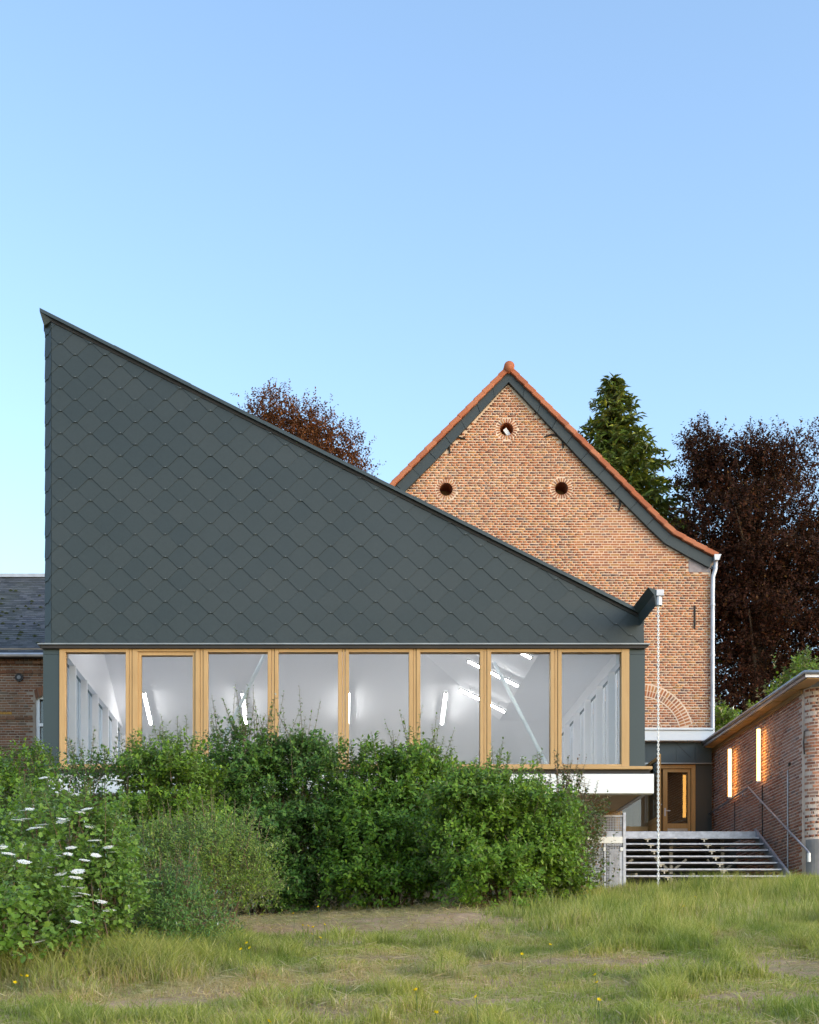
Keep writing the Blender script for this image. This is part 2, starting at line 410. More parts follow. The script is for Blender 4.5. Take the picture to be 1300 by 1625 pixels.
# ================================================================ GABLE BARN
YG = 33.3; SG = F / YG
gXm = lambda px: X(px, YG); gZm = lambda py: Z(py, YG)
barn = empty('brick_barn', (4.5, YG, 4.2), 'tall orange brick gable house with clay tile verge and three round openings', 'house')
XC, XR = gXm(806.5), gXm(1128); XL = 2*XC - XR
half = lambda pts: pts + [(2*XC - x, z) for x, z in reversed(pts)]
r_apex = (XC, gZm(588)); r_kink = (gXm(1066), gZm(847)); r_end = (gXm(1134), gZm(884))
wall_poly = [(XL, 3.5), (XR, 3.5), (XR, gZm(903)), (gXm(1064), gZm(868)), (XC, gZm(610)), (2*XC-gXm(1064), gZm(868)), (XL, gZm(903))]
oculi = [(gXm(804.2), gZm(681)), (gXm(708.3), gZm(776.5)), (gXm(891.3), gZm(775))]
RO = 10.2/SG
def tess_wall(name, outer, holes, y0, y1, mat_, parent):
    loops = [[Vector((x, 0, z)) for x, z in outer]] + [[Vector((x, 0, z)) for x, z in h] for h in holes]
    tris = tessellate_polygon(loops); flat = [p for l in loops for p in l]; n = len(flat)
    v = [(p.x, y0, p.z) for p in flat] + [(p.x, y1, p.z) for p in flat]
    f = [tuple(t_) for t_ in tris] + [tuple(i+n for i in reversed(t_)) for t_ in tris]
    s = 0
    for l in loops:
        for i in range(len(l)): a, b = s+i, s+(i+1) % len(l); f.append((a, b, b+n, a+n))
        s += len(l)
    return MB().add(v, f).build(name, mat_, parent)
circle = lambda c, r, n=28: [(c[0]+r*math.cos(2*math.pi*k/n), c[1]+r*math.sin(2*math.pi*k/n)) for k in range(n)]
tess_wall('wall', wall_poly, [circle(c, RO*1.02) for c in oculi], YG, YG+0.35, M['mortar'], barn)
AC = (gXm(1016), gZm(1170)); A_IN, A_OUT = 65.0/SG, 84.0/SG
gpos = lambda u: (u, np.full_like(u, YG), np.zeros_like(u), -np.ones_like(u))
a = lay_courses(XL-0.1, XR, 5.4, gZm(600), seed=11)
ok = np.ones(len(a), bool)
for uc in (0, 1):
    for zc in (2, 3): ok &= oriented_poly_contains(wall_poly, a[:,uc], a[:,zc])
um = (a[:,0]+a[:,1])/2; zm = (a[:,2]+a[:,3])/2
ok |= (a[:,1] > XR-0.02) & (um < XR) & (zm < gZm(903))
a[:,1] = np.minimum(a[:,1], XR-0.004)
for c in oculi:
    zz_ = zm - c[1]; rr_ = 17.6/SG; hc = np.sqrt(np.maximum(rr_**2 - zz_**2, 0)); inr = hc > 0
    l_, r_ = c[0]-hc, c[0]+hc
    cr = inr & (a[:,0] < l_) & (a[:,1] > l_); a[cr,1] = l_[cr]
    cr = inr & (a[:,1] > r_) & (a[:,0] < r_); a[cr,0] = r_[cr]
    ok &= ~(inr & (a[:,0] >= l_-1e-6) & (a[:,1] <= r_+1e-6)); ok &= (a[:,1]-a[:,0]) > 0.025
dd = np.hypot(um-AC[0], zm-AC[1]); ok &= ~((dd > A_IN+0.04) & (dd < A_OUT-0.04) & (zm > gZm(1160)))
ok &= ~((um > gXm(1091)) & (zm > gZm(909)))
a = a[ok]
brickwork(barn, a, gpos, M['brick'], lambda q: np.hypot((q[:,0]+q[:,1])/2-gXm(1000), 1.6*((q[:,2]+q[:,3])/2-gZm(860))), 300, 5)
# round openings: ring of radial bricks, dark reveal
def radial_bricks(parent, c, r0, r1, a0, a1, n, w, out=0.0):
    proto = MB().box(r0, r1, -0.004, 0.02, -w/2, w/2)
    mm = bpy.data.meshes.new('brick'); mm.from_pydata(proto.v, [], proto.f); mm.update(); mm.materials.append(M['brick'])
    for k in range(n):
        q = a0 + (a1-a0)*(k+0.5)/n
        o = link('brick', mm, None, parent); o.location = (c[0], YG-0.002-out-random.random()*0.003, c[1]); o.rotation_euler = (0, -q, 0)
for k, c in enumerate(oculi):
    rv = MB(); n = 28; p0 = circle(c, RO, n)
    v = [(x, YG-0.006, z) for x, z in p0] + [(x, YG+0.5, z) for x, z in p0]
    rv.add(v, [(i, (i+1)%n, (i+1)%n+n, i+n) for i in range(n)] )
    ring = rv.build('round_opening', M['brick'], barn)
    radial_bricks(ring, c, RO+0.004, 16.6/SG, 0, 2*math.pi, 22, 0.036)
    MB().prism_y(circle(c, RO*1.3, 20), YG+0.52, YG+0.55).build('shutter', M['timber_soffit'], ring)
    if k == 0:
        MB().bar((c[0]-0.04, YG+0.10, c[1]+0.05), (c[0]+0.08, YG+0.12, c[1]-0.11), 0.10, 0.02, (0,1,0)).build('pale_board', M['white_paint'], ring)
# relieving arch: two rings of half bricks
arch = MB().prism_y([(AC[0]+A_OUT*1.02*math.cos(R(q)), AC[1]+A_OUT*1.02*math.sin(R(q))) for q in range(14, 125, 4)] +
                    [(AC[0]+A_IN*0.98*math.cos(R(q)), AC[1]+A_IN*0.98*math.sin(R(q))) for q in range(124, 12, -4)], YG-0.0095, YG+0.05).build('relieving_arch', M['mortar'], barn)
for r0, r1, off in ((A_IN+0.012, A_IN+0.14, 0), (A_IN+0.16, A_OUT-0.012, 0)):
    radial_bricks(arch, AC, r0, r1, R(14), R(122), 29, 0.05, 0.009)
MB().box(gXm(1093), XR-0.01, YG-0.012, YG+0.1, gZm(908.5), gZm(888)).build('corner_stone', M['stone'], barn, bevel=0.01)
# roof body, side walls, verge
def offset_line(pts, d):
    out = []
    for i, p in enumerate(pts):
        a_ = Vector(pts[max(i-1,0)]); b_ = Vector(pts[min(i+1,len(pts)-1)]); t_ = (b_-a_).normalized(); nrm = Vector((-t_.y, t_.x))
        if nrm.y < 0: nrm = -nrm
        out.append((p[0]+nrm.x*d, p[1]+nrm.y*d))
    return out
right = [r_apex, (XC+(r_kink[0]-XC)*0.5, r_apex[1]+(r_kink[1]-r_apex[1])*0.5), (gXm(1040), gZm(822)), r_kink, (gXm(1098), gZm(865)), r_end]
mirror = lambda pts: [(2*XC-x, z) for x, z in pts]
SIDE = [right, mirror(right)]
for s_ in SIDE:
    under = offset_line(s_, -0.10)
    MB().prism_y(s_ + under[::-1], YG+0.02, YG+14).build('roof', M['tile'], barn)
MB().box(XR-0.35, XR-0.01, YG+0.36, YG+13.8, 3.5, gZm(903)).build('side_wall', M['mortar'], barn)
MB().box(XL+0.01, XL+0.35, YG+0.36, YG+13.8, 3.5, gZm(903)).build('side_wall', M['mortar'], barn)
MB().prism_y(wall_poly, YG+13.5, YG+13.8).build('back_wall', M['mortar'], barn)
def along(pts, step):
    segs = []; 
    for p, q in zip(pts[:-1], pts[1:]):
        L = math.hypot(q[0]-p[0], q[1]-p[1]); n = max(1, round(L/step))
        for k in range(n):
            segs.append(((p[0]+(q[0]-p[0])*k/n, p[1]+(q[1]-p[1])*k/n), (p[0]+(q[0]-p[0])*(k+1)/n, p[1]+(q[1]-p[1])*(k+1)/n)))
    return segs
for s_ in SIDE:
    top = offset_line(s_, 0.05)
    # clay verge tiles: each overlaps the one below
    for (p, q) in along(top, 0.31):
        d = Vector((q[0]-p[0], q[1]-p[1])).normalized(); nr = Vector((-d.y, d.x)); nr = nr if nr.y > 0 else -nr
        a0 = Vector(p) + nr*0.002; a1 = Vector(q) + d*0.035 + nr*0.022
        poly = [tuple(a0), tuple(a1), tuple(a1 - nr*0.125), tuple(a0 - nr*0.125)]
        MB().prism_y(poly, YG-0.20-random.random()*0.008, YG+0.10).build('verge_tile', M['tile'], barn, bevel=0.012)
    lo0 = offset_line(s_, -0.085); lo1 = offset_line(s_, -0.345)
    lo0[0] = (XC, lo0[0][1]-0.03); lo1[0] = (XC, lo1[0][1]-0.10)
    for k in range(len(lo0)-1):
        n = max(1, round(math.hypot(lo0[k+1][0]-lo0[k][0], lo0[k+1][1]-lo0[k][1])/0.62))
        L = lambda P, f: (P[k][0]+(P[k+1][0]-P[k][0])*f, P[k][1]+(P[k+1][1]-P[k][1])*f)
        for j in range(n):
            f0, f1 = j/n, (j+1)/n - 0.004
            MB().prism_y([L(lo0,f0), L(lo0,f1), L(lo1,f1), L(lo1,f0)], YG-0.115-0.006*(j%2), YG-0.02).build('verge_board', M['slate'], barn)
MB().tube([(XC, YG-0.24, r_apex[1]+0.0), (XC, YG+14.1, r_apex[1]+0.0)], 0.135, 14).build('ridge_tile', M['tile'], barn, True)
MB().prism_y([(XC-0.30, gZm(607)), (XC+0.26, gZm(606)), (XC+0.20, gZm(600)), (XC-0.20, gZm(600))], YG-0.06, YG-0.015).build('apex_bracket', M['iron'], barn)
# wrought-iron wall anchors
for pts in ([(738,697),(728,694.5),(719,698),(713,707),(714,720)], [(864,694),(874,690.5),(885,692.5),(892,700),(894,711)], [(962,784),(974,783.5),(982,789),(984.5,800),(982,811)], [(1102.5,961),(1102.7,980),(1102.3,998)]):
    MB().tube([(gXm(x), YG-0.022, gZm(y)) for x, y in pts], 0.022, 6).build('wall_anchor', M['iron'], barn)
# zinc hopper and downpipe
dp = MB().tube([at(1136,884,YG-0.1), at(1135.5,903,YG-0.1), at(1131.5,916,YG-0.08), at(1131,940,YG-0.08), at(1131,1163,YG-0.08), at(1133,1172,YG-0.08)], 0.055, 10).build('downpipe', M['zinc'], barn, True)
for py in (960, 1040, 1120): MB().tube([at(1131,py-1.5,YG-0.08), at(1131,py+1.5,YG-0.08)], 0.068, 10).build('pipe_clip', M['zinc'], dp)
MB().prism_y([(gXm(1130.5), gZm(893)), (gXm(1137.5), gZm(893)), (gXm(1141), gZm(884)), (gXm(1130), gZm(884))], YG-0.22, YG+0.02).build('gutter_end', M['zinc'], barn)
MB().tube([(gXm(1137), YG, gZm(884)), (gXm(1137), YG+14, gZm(884))], 0.07, 8).build('eaves_gutter', M['zinc'], barn)

# ================================================================ PAVILION
YP = 23.0; SP = F / YP
pX = lambda px: X(px, YP); pZ = lambda py: Z(py, YP)
pav = empty('pavilion', (0, YP, 4.8), 'modern pavilion clad in dark diamond slates above a timber window band', 'building')
topline = lambda px: 492 + 0.5032*(px-64)             # photograph line of the verge
zl = lambda x: pZ(topline(VX + x*SP))                 # its height over x
XW0, XW1 = pX(70), pX(1022)
ZB = pZ(1023)                                        # foot of the slate field
# backing wall behind the slates
MB().prism_y([(XW0+0.10, ZB), (XW1-0.01, ZB), (XW1-0.01, zl(XW1)-0.14), (XW0+0.10, zl(XW0+0.10)-0.14)], YP+0.02, YP+0.15).build('facade_wall', M['slate_panel'], pav)
# diamond slates -----------------------------------------------------------
PIT = 47.65/SP; ROW = 17.8/SP; FLAT = 3.0/SP
S_side = PIT/2 - FLAT
shape = [(-FLAT, 0), (FLAT, 0), (FLAT+S_side, S_side), (FLAT+S_side, S_side+0.02), (FLAT, 2*S_side+0.02), (-FLAT, 2*S_side+0.02), (-FLAT-S_side, S_side+0.02), (-FLAT-S_side, S_side)]
def clip(poly, a_, b_, c_):           # keep a*x+b*z <= c
    out = []
    for i in range(len(poly)):
        p, q = poly[i], poly[(i+1) % len(poly)]; dp_, dq = a_*p[0]+b_*p[1]-c_, a_*q[0]+b_*q[1]-c_
        if dp_ <= 0: out.append(p)
        if dp_*dq < 0: f = dp_/(dp_-dq); out.append((p[0]+(q[0]-p[0])*f, p[1]+(q[1]-p[1])*f))
    return out
def area(p): return abs(sum(p[i][0]*p[(i+1)%len(p)][1]-p[(i+1)%len(p)][0]*p[i][1] for i in range(len(p))))/2
H_S = 2*S_side + 0.02
def slate_solid(poly, z_tip, fmap, mb):
    """poly in facade (u,z); the lower tip stands 16 mm out, the head 3 mm"""
    n = len(poly); fo = lambda z: 0.022 - 0.019*(z - z_tip)/H_S
    v = [fmap(u, z, fo(z)) for u, z in poly] + [fmap(u, z, fo(z)-0.0075) for u, z in poly]
    f = [tuple(range(n)), tuple(range(2*n-1, n-1, -1))] + [((k+1)%n, k, k+n, (k+1)%n+n) for k in range(n)]
    mb.add(v, f)
XS0, XS1 = pX(82), XW1
slope = 0.5032
flat_map = lambda u, z, o: (u, YP - o, z)
CH = (Vector((pX(82), YP, 0)), Vector((pX(70), YP+0.11, 0)))       # bevelled left corner, in plan
ch_d = (CH[1]-CH[0]).normalized(); ch_n = Vector((ch_d.y, -ch_d.x, 0)); ch_n = ch_n if ch_n.y < 0 else -ch_n; ch_w = (CH[1]-CH[0]).length
def ch_map(u, z, o):
    p = CH[0] + ch_d*(XS0-u) + ch_n*o; return (p.x, p.y, z)
full_me = None; offcuts = MB(); hooks = MB()
tip0 = (pX(501), pZ(884.6)); n_sl = 0
for r in range(-20, 30):
    zt = tip0[1] + r*ROW
    for c in range(-14, 15):
        ut = tip0[0] + c*PIT + (PIT/2 if r % 2 else 0)
        poly0 = [(ut+x, zt+z) for x, z in shape]
        ztop = lambda x: zl(x) - 0.085
        # top clip line z <= zl(x)-0.085  ->  slope*x + z <= const
        poly = clip(clip(poly0, -1, 0, -XS0), 1, 0, XS1)
        if len(poly) >= 3: poly = clip(poly, 0, -1, -(ZB+0.003))
        if len(poly) >= 3: poly = clip(poly, slope, 1, zl(0)-0.085)
        if len(poly) >= 3 and area(poly) > 0.0015:
            vis = clip(poly, 0, 1, zt+2*ROW+0.02)
            A_ = area(vis) if len(vis) >= 3 else 0
            whole = area(poly) > area(poly0)*0.9995
            if whole:
                if full_me is None:
                    b = MB(); slate_solid(shape, 0, lambda u, z, o: (u, -o, z), b)
                    full_me = bpy.data.meshes.new('slate'); full_me.from_pydata(b.v, [], b.f); full_me.update(); full_me.materials.append(M['slate'])
                o = link('slate', full_me, None, pav); o.location = (ut, YP - random.random()*0.0015, zt)
                o.rotation_euler = (random.gauss(0, 0.005), 0, random.gauss(0, 0.005)); n_sl += 1
            elif A_ > 0.06:
                b = MB(); slate_solid(poly, zt, flat_map, b); b.build('slate', M['slate'], pav); n_sl += 1
            else: slate_solid(poly, zt, flat_map, offcuts)
            if XS0+0.03 < ut < XS1-0.03 and ZB+0.02 < zt < zl(ut)-0.12:
                hooks.box(ut-0.011, ut+0.011, YP-0.027, YP-0.021, zt+0.004, zt+0.022)
        pc = clip(clip(poly0, 1, 0, XS0), -1, 0, -(XS0-ch_w))
        if len(pc) >= 3: pc = clip(clip(pc, 0, -1, -(ZB+0.003)), slope, 1, zl(0)-0.12)
        if len(pc) >= 3 and area(pc) > 0.001: slate_solid(pc, zt, ch_map, offcuts)
tag(offcuts.build('slate_offcuts', M['slate'], pav), kind='stuff')
tag(hooks.build('slate_hooks', M['hook'], pav), kind='stuff')
# verge flashing along the roof slope, in overlapping lengths, with a dark strip for the shaded gap below
xs = np.linspace(pX(64.5), pX(1012), 9)
for k in range(8):
    xa, xb = xs[k], xs[k+1]+(0.03 if k < 7 else 0); d_ = 0.004*(k % 2)
    MB().prism_y([(xa, zl(xa)+d_), (xb, zl(xb)+d_), (xb, zl(xb)-0.062), (xa, zl(xa)-0.062)], YP-0.085-d_, YP+0.16).build('verge_flashing', M['slate_metal'], pav)
MB().prism_y([(xs[0]+0.06, zl(xs[0]+0.06)-0.065), (xs[-1], zl(xs[-1])-0.065), (xs[-1], zl(xs[-1])-0.12), (xs[0]+0.06, zl(xs[0]+0.06)-0.12)], YP-0.03, YP+0.1).build('verge_gap_strip', M['iron'], pav)
MB().add([(pX(64.5), YP-0.083, zl(pX(64.5))-0.064), (pX(70), YP-0.01, pZ(517)), (pX(84), YP-0.03, pZ(509)), (pX(64.5), YP+0.4, zl(pX(64.5))-0.064), (pX(70), YP+0.4, pZ(517))],
         [(0,1,2),(0,3,4,1),(1,4,2),(0,2,4,3)]).build('verge_return', M['slate_metal'], pav)
# roof slab and side walls
RT = lambda x: zl(x) - 0.07
MB().prism_y([(pX(66), RT(pX(66))), (pX(1012), RT(pX(1012))), (pX(1012), RT(pX(1012))-0.2), (pX(66), RT(pX(66))-0.2)], YP+0.17, 31.4).build('roof', M['slate_metal'], pav)
XI0, XI1 = -4.86, 5.16           # inner faces of side walls
MB().box(XW0+0.02, XI0, YP+0.17, 31.2, pZ(1035), zl(XW0)-0.30).build('side_wall', M['slate_panel'], pav)
MB().box(XI1, XW1-0.02, YP+0.17, 31.2, pZ(1035), RT(XW1)-0.22).build('side_wall', M['slate_panel'], pav)
# drip ledge between slates and windows
MB().box(pX(62), pX(1029), YP-0.13, YP+0.14, pZ(1025.6), pZ(1023.6)).build('drip_ledge', M['ledge'], pav)
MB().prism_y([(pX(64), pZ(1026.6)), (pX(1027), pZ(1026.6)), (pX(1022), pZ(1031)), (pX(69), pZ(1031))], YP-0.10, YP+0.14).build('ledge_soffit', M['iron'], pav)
ZW0, ZW1 = pZ(1217.5), pZ(1030.5)
# dark corner panels
for xa, xb in ((69, 94.5), (998.5, 1023)):
    MB().box(pX(xa), pX(xb), YP-0.03, YP+0.35, pZ(1222), pZ(1039.5)).build('corner_panel', M['slate_panel'], pav)
    MB().box(pX(xa), pX(xb), YP-0.028, YP+0.35, pZ(1039), pZ(1031.5)).build('corner_panel', M['slate_panel'], pav)
# windows
bnd = [95, 208, 320.5, 433.5, 545.5, 658, 770, 882.2, 998]
gls = [(105,200),(224.5,306),(330.5,425),(442,536.5),(554,649),(667,761.5),(779,873),(891,985.5)]
for i in range(8):
    x0, x1 = pX(bnd[i] + (0 if i == 0 else 2.6)), pX(bnd[i+1] - (0 if i == 7 else 2.6))
    g0, g1 = pX(gls[i][0]), pX(gls[i][1]); gt = pZ(1040.5 if i == 1 else 1036); gb = ZW0+0.045
    win = empty('window', ((x0+x1)/2, YP, ZW0)); put(win, pav); win.location = (win.location)
    o0, o1, ot = (pX(gls[i][0]-5), pX(gls[i][1]+4.5), pZ(1035)) if i == 1 else (g0, g1, gt)
    for sa_, sb_ in ((x0, o0), (o1, x1)): MB().box(sa_, sb_, YP-0.05, YP+0.10, ZW0, ZW1).build('stile', M['timber'], win, bevel=0.004)
    MB().box(o0+0.001, o1-0.001, YP-0.048, YP+0.10, ot, ZW1-0.002).build('head_rail', M['timber_h'], win, bevel=0.004)
    MB().box(o0+0.001, o1-0.001, YP-0.048, YP+0.10, ZW0+0.002, gb).build('bottom_rail', M['timber_h'], win, bevel=0.004)
    if i == 1:
        for sa_, sb_, za_ in ((o0+0.003, g0, gb+0.001), (g1, o1-0.003, gb+0.001), (g0+0.001, g1-0.001, gt)):
            MB().box(sa_, sb_, YP-0.02, YP+0.09, za_, ot-0.003).build('sash_rail', M['timber'], win)
    MB().box(g0-0.004, g1+0.004, YP+0.03, YP+0.05, gb-0.004, gt+0.004).build('pane', M['glass'], win)
for b in bnd[1:-1]:
    MB().box(pX(b-1.9), pX(b+1.9), YP-0.042, YP+0.12, ZW0+0.002, ZW1-0.003).build('mullion', M['timber'], pav)
MB().box(pX(76), pX(1033), YP-0.12, YP+0.15, pZ(1222.5), ZW0-0.002).build('sill', M['timber_h'], pav, bevel=0.006)
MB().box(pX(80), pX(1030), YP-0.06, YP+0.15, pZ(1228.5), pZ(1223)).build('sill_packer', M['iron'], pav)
# white edge beam and timber soffit
ZF0, ZF1 = pZ(1260.5), pZ(1229.5)
for x0, x1 in ((75, 395), (396, 716), (717, 1036)):
    MB().box(pX(x0), pX(x1), YP-0.09, YP+0.10, ZF0, ZF1).build('edge_beam', M['white_paint'], pav, bevel=0.006)
MB().box(pX(1028), pX(1036)-0.005, YP+0.11, 30.9, ZF0+0.06, ZF1-0.03).build('side_beam', M['zinc'], pav)
for k in range(14):
    xa = -5.0 + k*0.75; MB().box(xa, xa+0.742, YP+0.105, 31, ZF0+0.02, ZF0+0.05).build('soffit_board', M['timber_soffit'], pav)
MB().box(-5.0, 5.5, YP+0.13, 31, ZF0+0.06, pZ(1223)).build('floor_slab', M['concrete'], pav)
# interior lining: floor, walls, folded ceiling
fl = pZ(1222)
CA = lambda x: max(8.07 - 0.5*x, 6.22) + EYE
CB = lambda y: 6.72 + EYE - 0.425*(y-27.7)
yc0 = YP+0.16; Y1 = 30.9
MB().box(XI0, XI1, yc0, Y1, fl-0.02, fl).build('interior_floor', M['inside_floor'], pav)
crx = lambda y: 2.7 + 0.85*(y-27.7)
ycr1 = 28.876
P_ = lambda x, y, z: (x, y, z)
def thick(faces_pts, name, dz=0.05):
    b = MB()
    for pts in faces_pts:
        n = len(pts); v = [tuple(p) for p in pts] + [(p[0], p[1], p[2]+dz) for p in pts]
        b.add(v, [tuple(range(n)), tuple(range(2*n-1, n-1, -1))] + [(k, (k+1)%n, (k+1)%n+n, k+n) for k in range(n)])
    return b.build(name, M['inside'], pav)
xk = 3.7
thick([[(XI0,yc0,CB(yc0)), (crx(yc0),yc0,CB(yc0)), (xk,ycr1,CB(ycr1)), (XI1,ycr1,CB(ycr1)), (XI1,Y1,CB(Y1)), (XI0,Y1,CB(Y1))]], 'ceiling')
thick([[(crx(yc0),yc0,CA(crx(yc0))), (xk,yc0,CA(xk)), (xk,ycr1,CA(xk))]], 'ceiling')
thick([[(xk,yc0,CA(xk)), (XI1,yc0,CA(xk)), (XI1,ycr1,CA(xk)), (xk,ycr1,CA(xk))]], 'ceiling')
MB().box(XI0, XI1, Y1, Y1+0.05, fl, CB(Y1)+0.04).build('interior_back_wall', M['inside'], pav)
hl = ZW1+0.03; xh = (8.07+EYE-hl)/0.5
MB().prism_y([(XI0, hl), (xh, hl), (crx(yc0), CB(yc0)), (XI0, CB(yc0))], YP+0.152, YP+0.158).build('interior_front_lining', M['inside'], pav)
for sgn, xi, xo in ((1, XI0, XW0+0.05), (-1, XI1, XW1-0.05)):
    zh = pZ(1040) if sgn > 0 else 6.0+EYE
    b = MB().box(min(xi, xi+sgn*0.10), max(xi, xi+sgn*0.10), yc0+0.002, Y1-0.002, zh, (CB(yc0) if sgn > 0 else CA(xk)))
    b.build('interior_side_wall', M['inside'], pav)
    ys = [23.74, 24.83, 25.98, 27.15, 28.3, 29.4, 30.5]
    for y in ys: MB().box(min(xi, xi+sgn*0.12), max(xi, xi+sgn*0.12), y-0.035, y+0.035, fl+0.002, zh-0.002).build('window_post', M['inside'], pav)
    prev = yc0
    for y in ys + [Y1]:
        MB().box(min(xi-sgn*0.06, xi-sgn*0.05), max(xi-sgn*0.06, xi-sgn*0.05), prev+0.04, y-0.04, fl+0.06, zh-0.003).build('side_blind', M['blind'], pav)
        MB().box(min(xo, xo-sgn*0.015), max(xo, xo-sgn*0.015), prev+0.04, y-0.04, fl+0.06, zh-0.003).build('side_pane', M['glass'], pav)
        prev = y
    MB().box(min(xi, xo), max(xi, xo), yc0, Y1, fl-0.3, fl+0.05).build('side_sill', M['slate_panel'], pav)
for (x0, z0), (x1, z1) in (((-2.5, fl), (-0.72, 7.75+EYE)), ((4.22, fl), (3.04, 6.38+EYE))):
    MB().tube([(x0, 24.5, z0), (x1, 24.5, z1)], 0.037, 10).build('brace_rod', M['rod'], pav, True)
# ceiling tube lamps
def tube_lamp(a_, b_, r, label, glow, group=None, bracket=None, name='tube_lamp'):
    a_, b_ = Vector(a_), Vector(b_); e = empty(name, (a_+b_)/2, label, 'lamp', group); d = (b_-a_).normalized()
    MB().tube([a_+d*0.03, b_-d*0.03], r, 12).build('tube', glow, e, True)
    for p, s_ in ((a_, 1), (b_, -1)): MB().tube([p, p+d*s_*0.035], r*1.12, 12).build('end_cap', M['lamp_cap'], e)
    if bracket is not None and name == 'tube_lamp':          # added shell behind the tube, holds its glow off the ceiling
        q = Vector(bracket); q = (q - d*q.dot(d)).normalized(); sd_ = d.cross(q).normalized(); hb = MB(); ng = 8; v_ = []
        for p_ in (a_+d*0.01, b_-d*0.01):
            for rad in (r*1.12, r*1.35): v_ += [p_ + (q*math.cos(R(g)) + sd_*math.sin(R(g)))*rad for g in np.linspace(-86, 86, ng)]
        f_ = []
        for g in range(ng-1): f_ += [(g, g+1, 2*ng+g+1, 2*ng+g), (ng+g+1, ng+g, 3*ng+g, 3*ng+g+1), (g, ng+g, ng+g+1, g+1), (2*ng+g+1, 3*ng+g+1, 3*ng+g, 2*ng+g)]
        f_ += [(0, 2*ng, 3*ng, ng), (ng-1, 2*ng-1, 4*ng-1, 3*ng-1)]
        hb.add(v_, f_).build('glow_shield', M['lamp_cap'], e)
    if bracket is not None:
        for f in (0.2, 0.8):
            p = a_.lerp(b_, f); MB().bar(p + Vector(bracket)*0.35, p + Vector(bracket), 0.014, 0.014, d).build('bracket', M['lamp_cap'], e)
for (xa, xb, yy, lab) in ((2.6, 3.64, 25.3, 'bright tube lamp on the sloping ceiling, upper one crossed by the diagonal rod'), (2.66, 3.67, 27.5, 'bright tube lamp on the sloping ceiling, below the rod-crossed one'), (2.55, 3.585, 23.3, 'tube lamp with only its end showing at the top of the seventh window')):
    tube_lamp((xa, yy, 7.93+EYE-0.5*xa), (xb, yy, 7.93+EYE-0.5*xb), 0.030, lab, M['tube_cool'], 'tube lamps inside the pavilion', (0.06, 0, 0.14))
for x, lab in ((-4.08, 'upright bright tube lamp behind the second window, beside its timber mullion'), (-1.96, 'upright bright tube lamp behind the third window, crossed by a pale rod'), (0.305, 'upright tube lamp half hidden behind the fourth mullion'), (2.405, 'upright bright tube lamp behind the sixth window, alone on the white wall')):
    tube_lamp((x, 27.7, CB(27.7)-0.14), (x, 28.80, CB(28.80)-0.14), 0.030, lab, M['tube_cool'], 'tube lamps inside the pavilion', (0, 0.05, 0.14))
for x, lab in ((-4.08, 'unseen tube lamp added on the high ceiling just inside the first window'), (-1.96, 'unseen tube lamp added on the high ceiling just inside the third window'), (0.305, 'unseen tube lamp added on the high ceiling just inside the fifth window')):  # unseen lamps continuing the rows, added to brighten the room
    tube_lamp((x, 24.0, CB(24.0)-0.14), (x, 25.10, CB(25.10)-0.14), 0.030, lab, M['tube_cool'], 'tube lamps inside the pavilion', (0, 0.05, 0.13))
# box gutter at the low corner of the roof, its white spout, the rain chain
YE = 21.85
q = lambda px, py, D=YE: (X(px, D), Z(py, D))
near = [q(1028.8,931.7), q(1041.5,935.5), q(1041,961.7), q(1038.2,943.5)]
far_y = 24.2
v = [(x, YE, z) for x, z in near] + [(x, far_y, z) for x, z in near]
MB().add(v, [(0,1,2,3),(7,6,5,4),(0,4,5,1),(1,5,6,2),(2,6,7,3),(3,7,4,0)]).build('box_gutter', M['slate_metal'], pav)
sp = MB().box(X(1041.6,YE), X(1053.5,YE), YE-0.02, YE+0.13, Z(946,YE), Z(936,YE)).build('spout', M['zinc'], pav, bevel=0.006)
MB().tube([(X(1046.5,YE), YE+0.05, Z(960,YE)), (X(1046.5,YE), YE+0.05, Z(946.5,YE))], 0.058, 14).build('spout_collar', M['zinc'], sp)
xc, yc = X(1046, YE), YE+0.05; ztop_, zbot = Z(960, YE), float(gz(X(1046,YE), YE+0.05))
chain = empty('rain_chain', (xc, yc, zbot), 'pale metal rain chain hanging from the gutter spout to the grass', 'chain')
cm = MB(); n = 130; dz = (ztop_-zbot)/n
for k in range(n):
    zc = zbot + (k+0.5)*dz; pts = []
    for j in range(9):
        a_ = 2*math.pi*j/8; u, w = 0.016*math.cos(a_), dz*0.62*math.sin(a_)
        pts.append((xc+u, yc, zc+w) if k % 2 else (xc+0.3*u, yc+u, zc+w))
    cm.tube(pts, 0.0085, 5, False)
tag(cm.build('chain_links', M['white_paint'], chain), kind='stuff')
MB().tube([(xc, yc, zbot-0.02), (xc, yc, zbot+0.05)], [0.07, 0.05], 12).build('chain_weight', M['zinc'], chain)

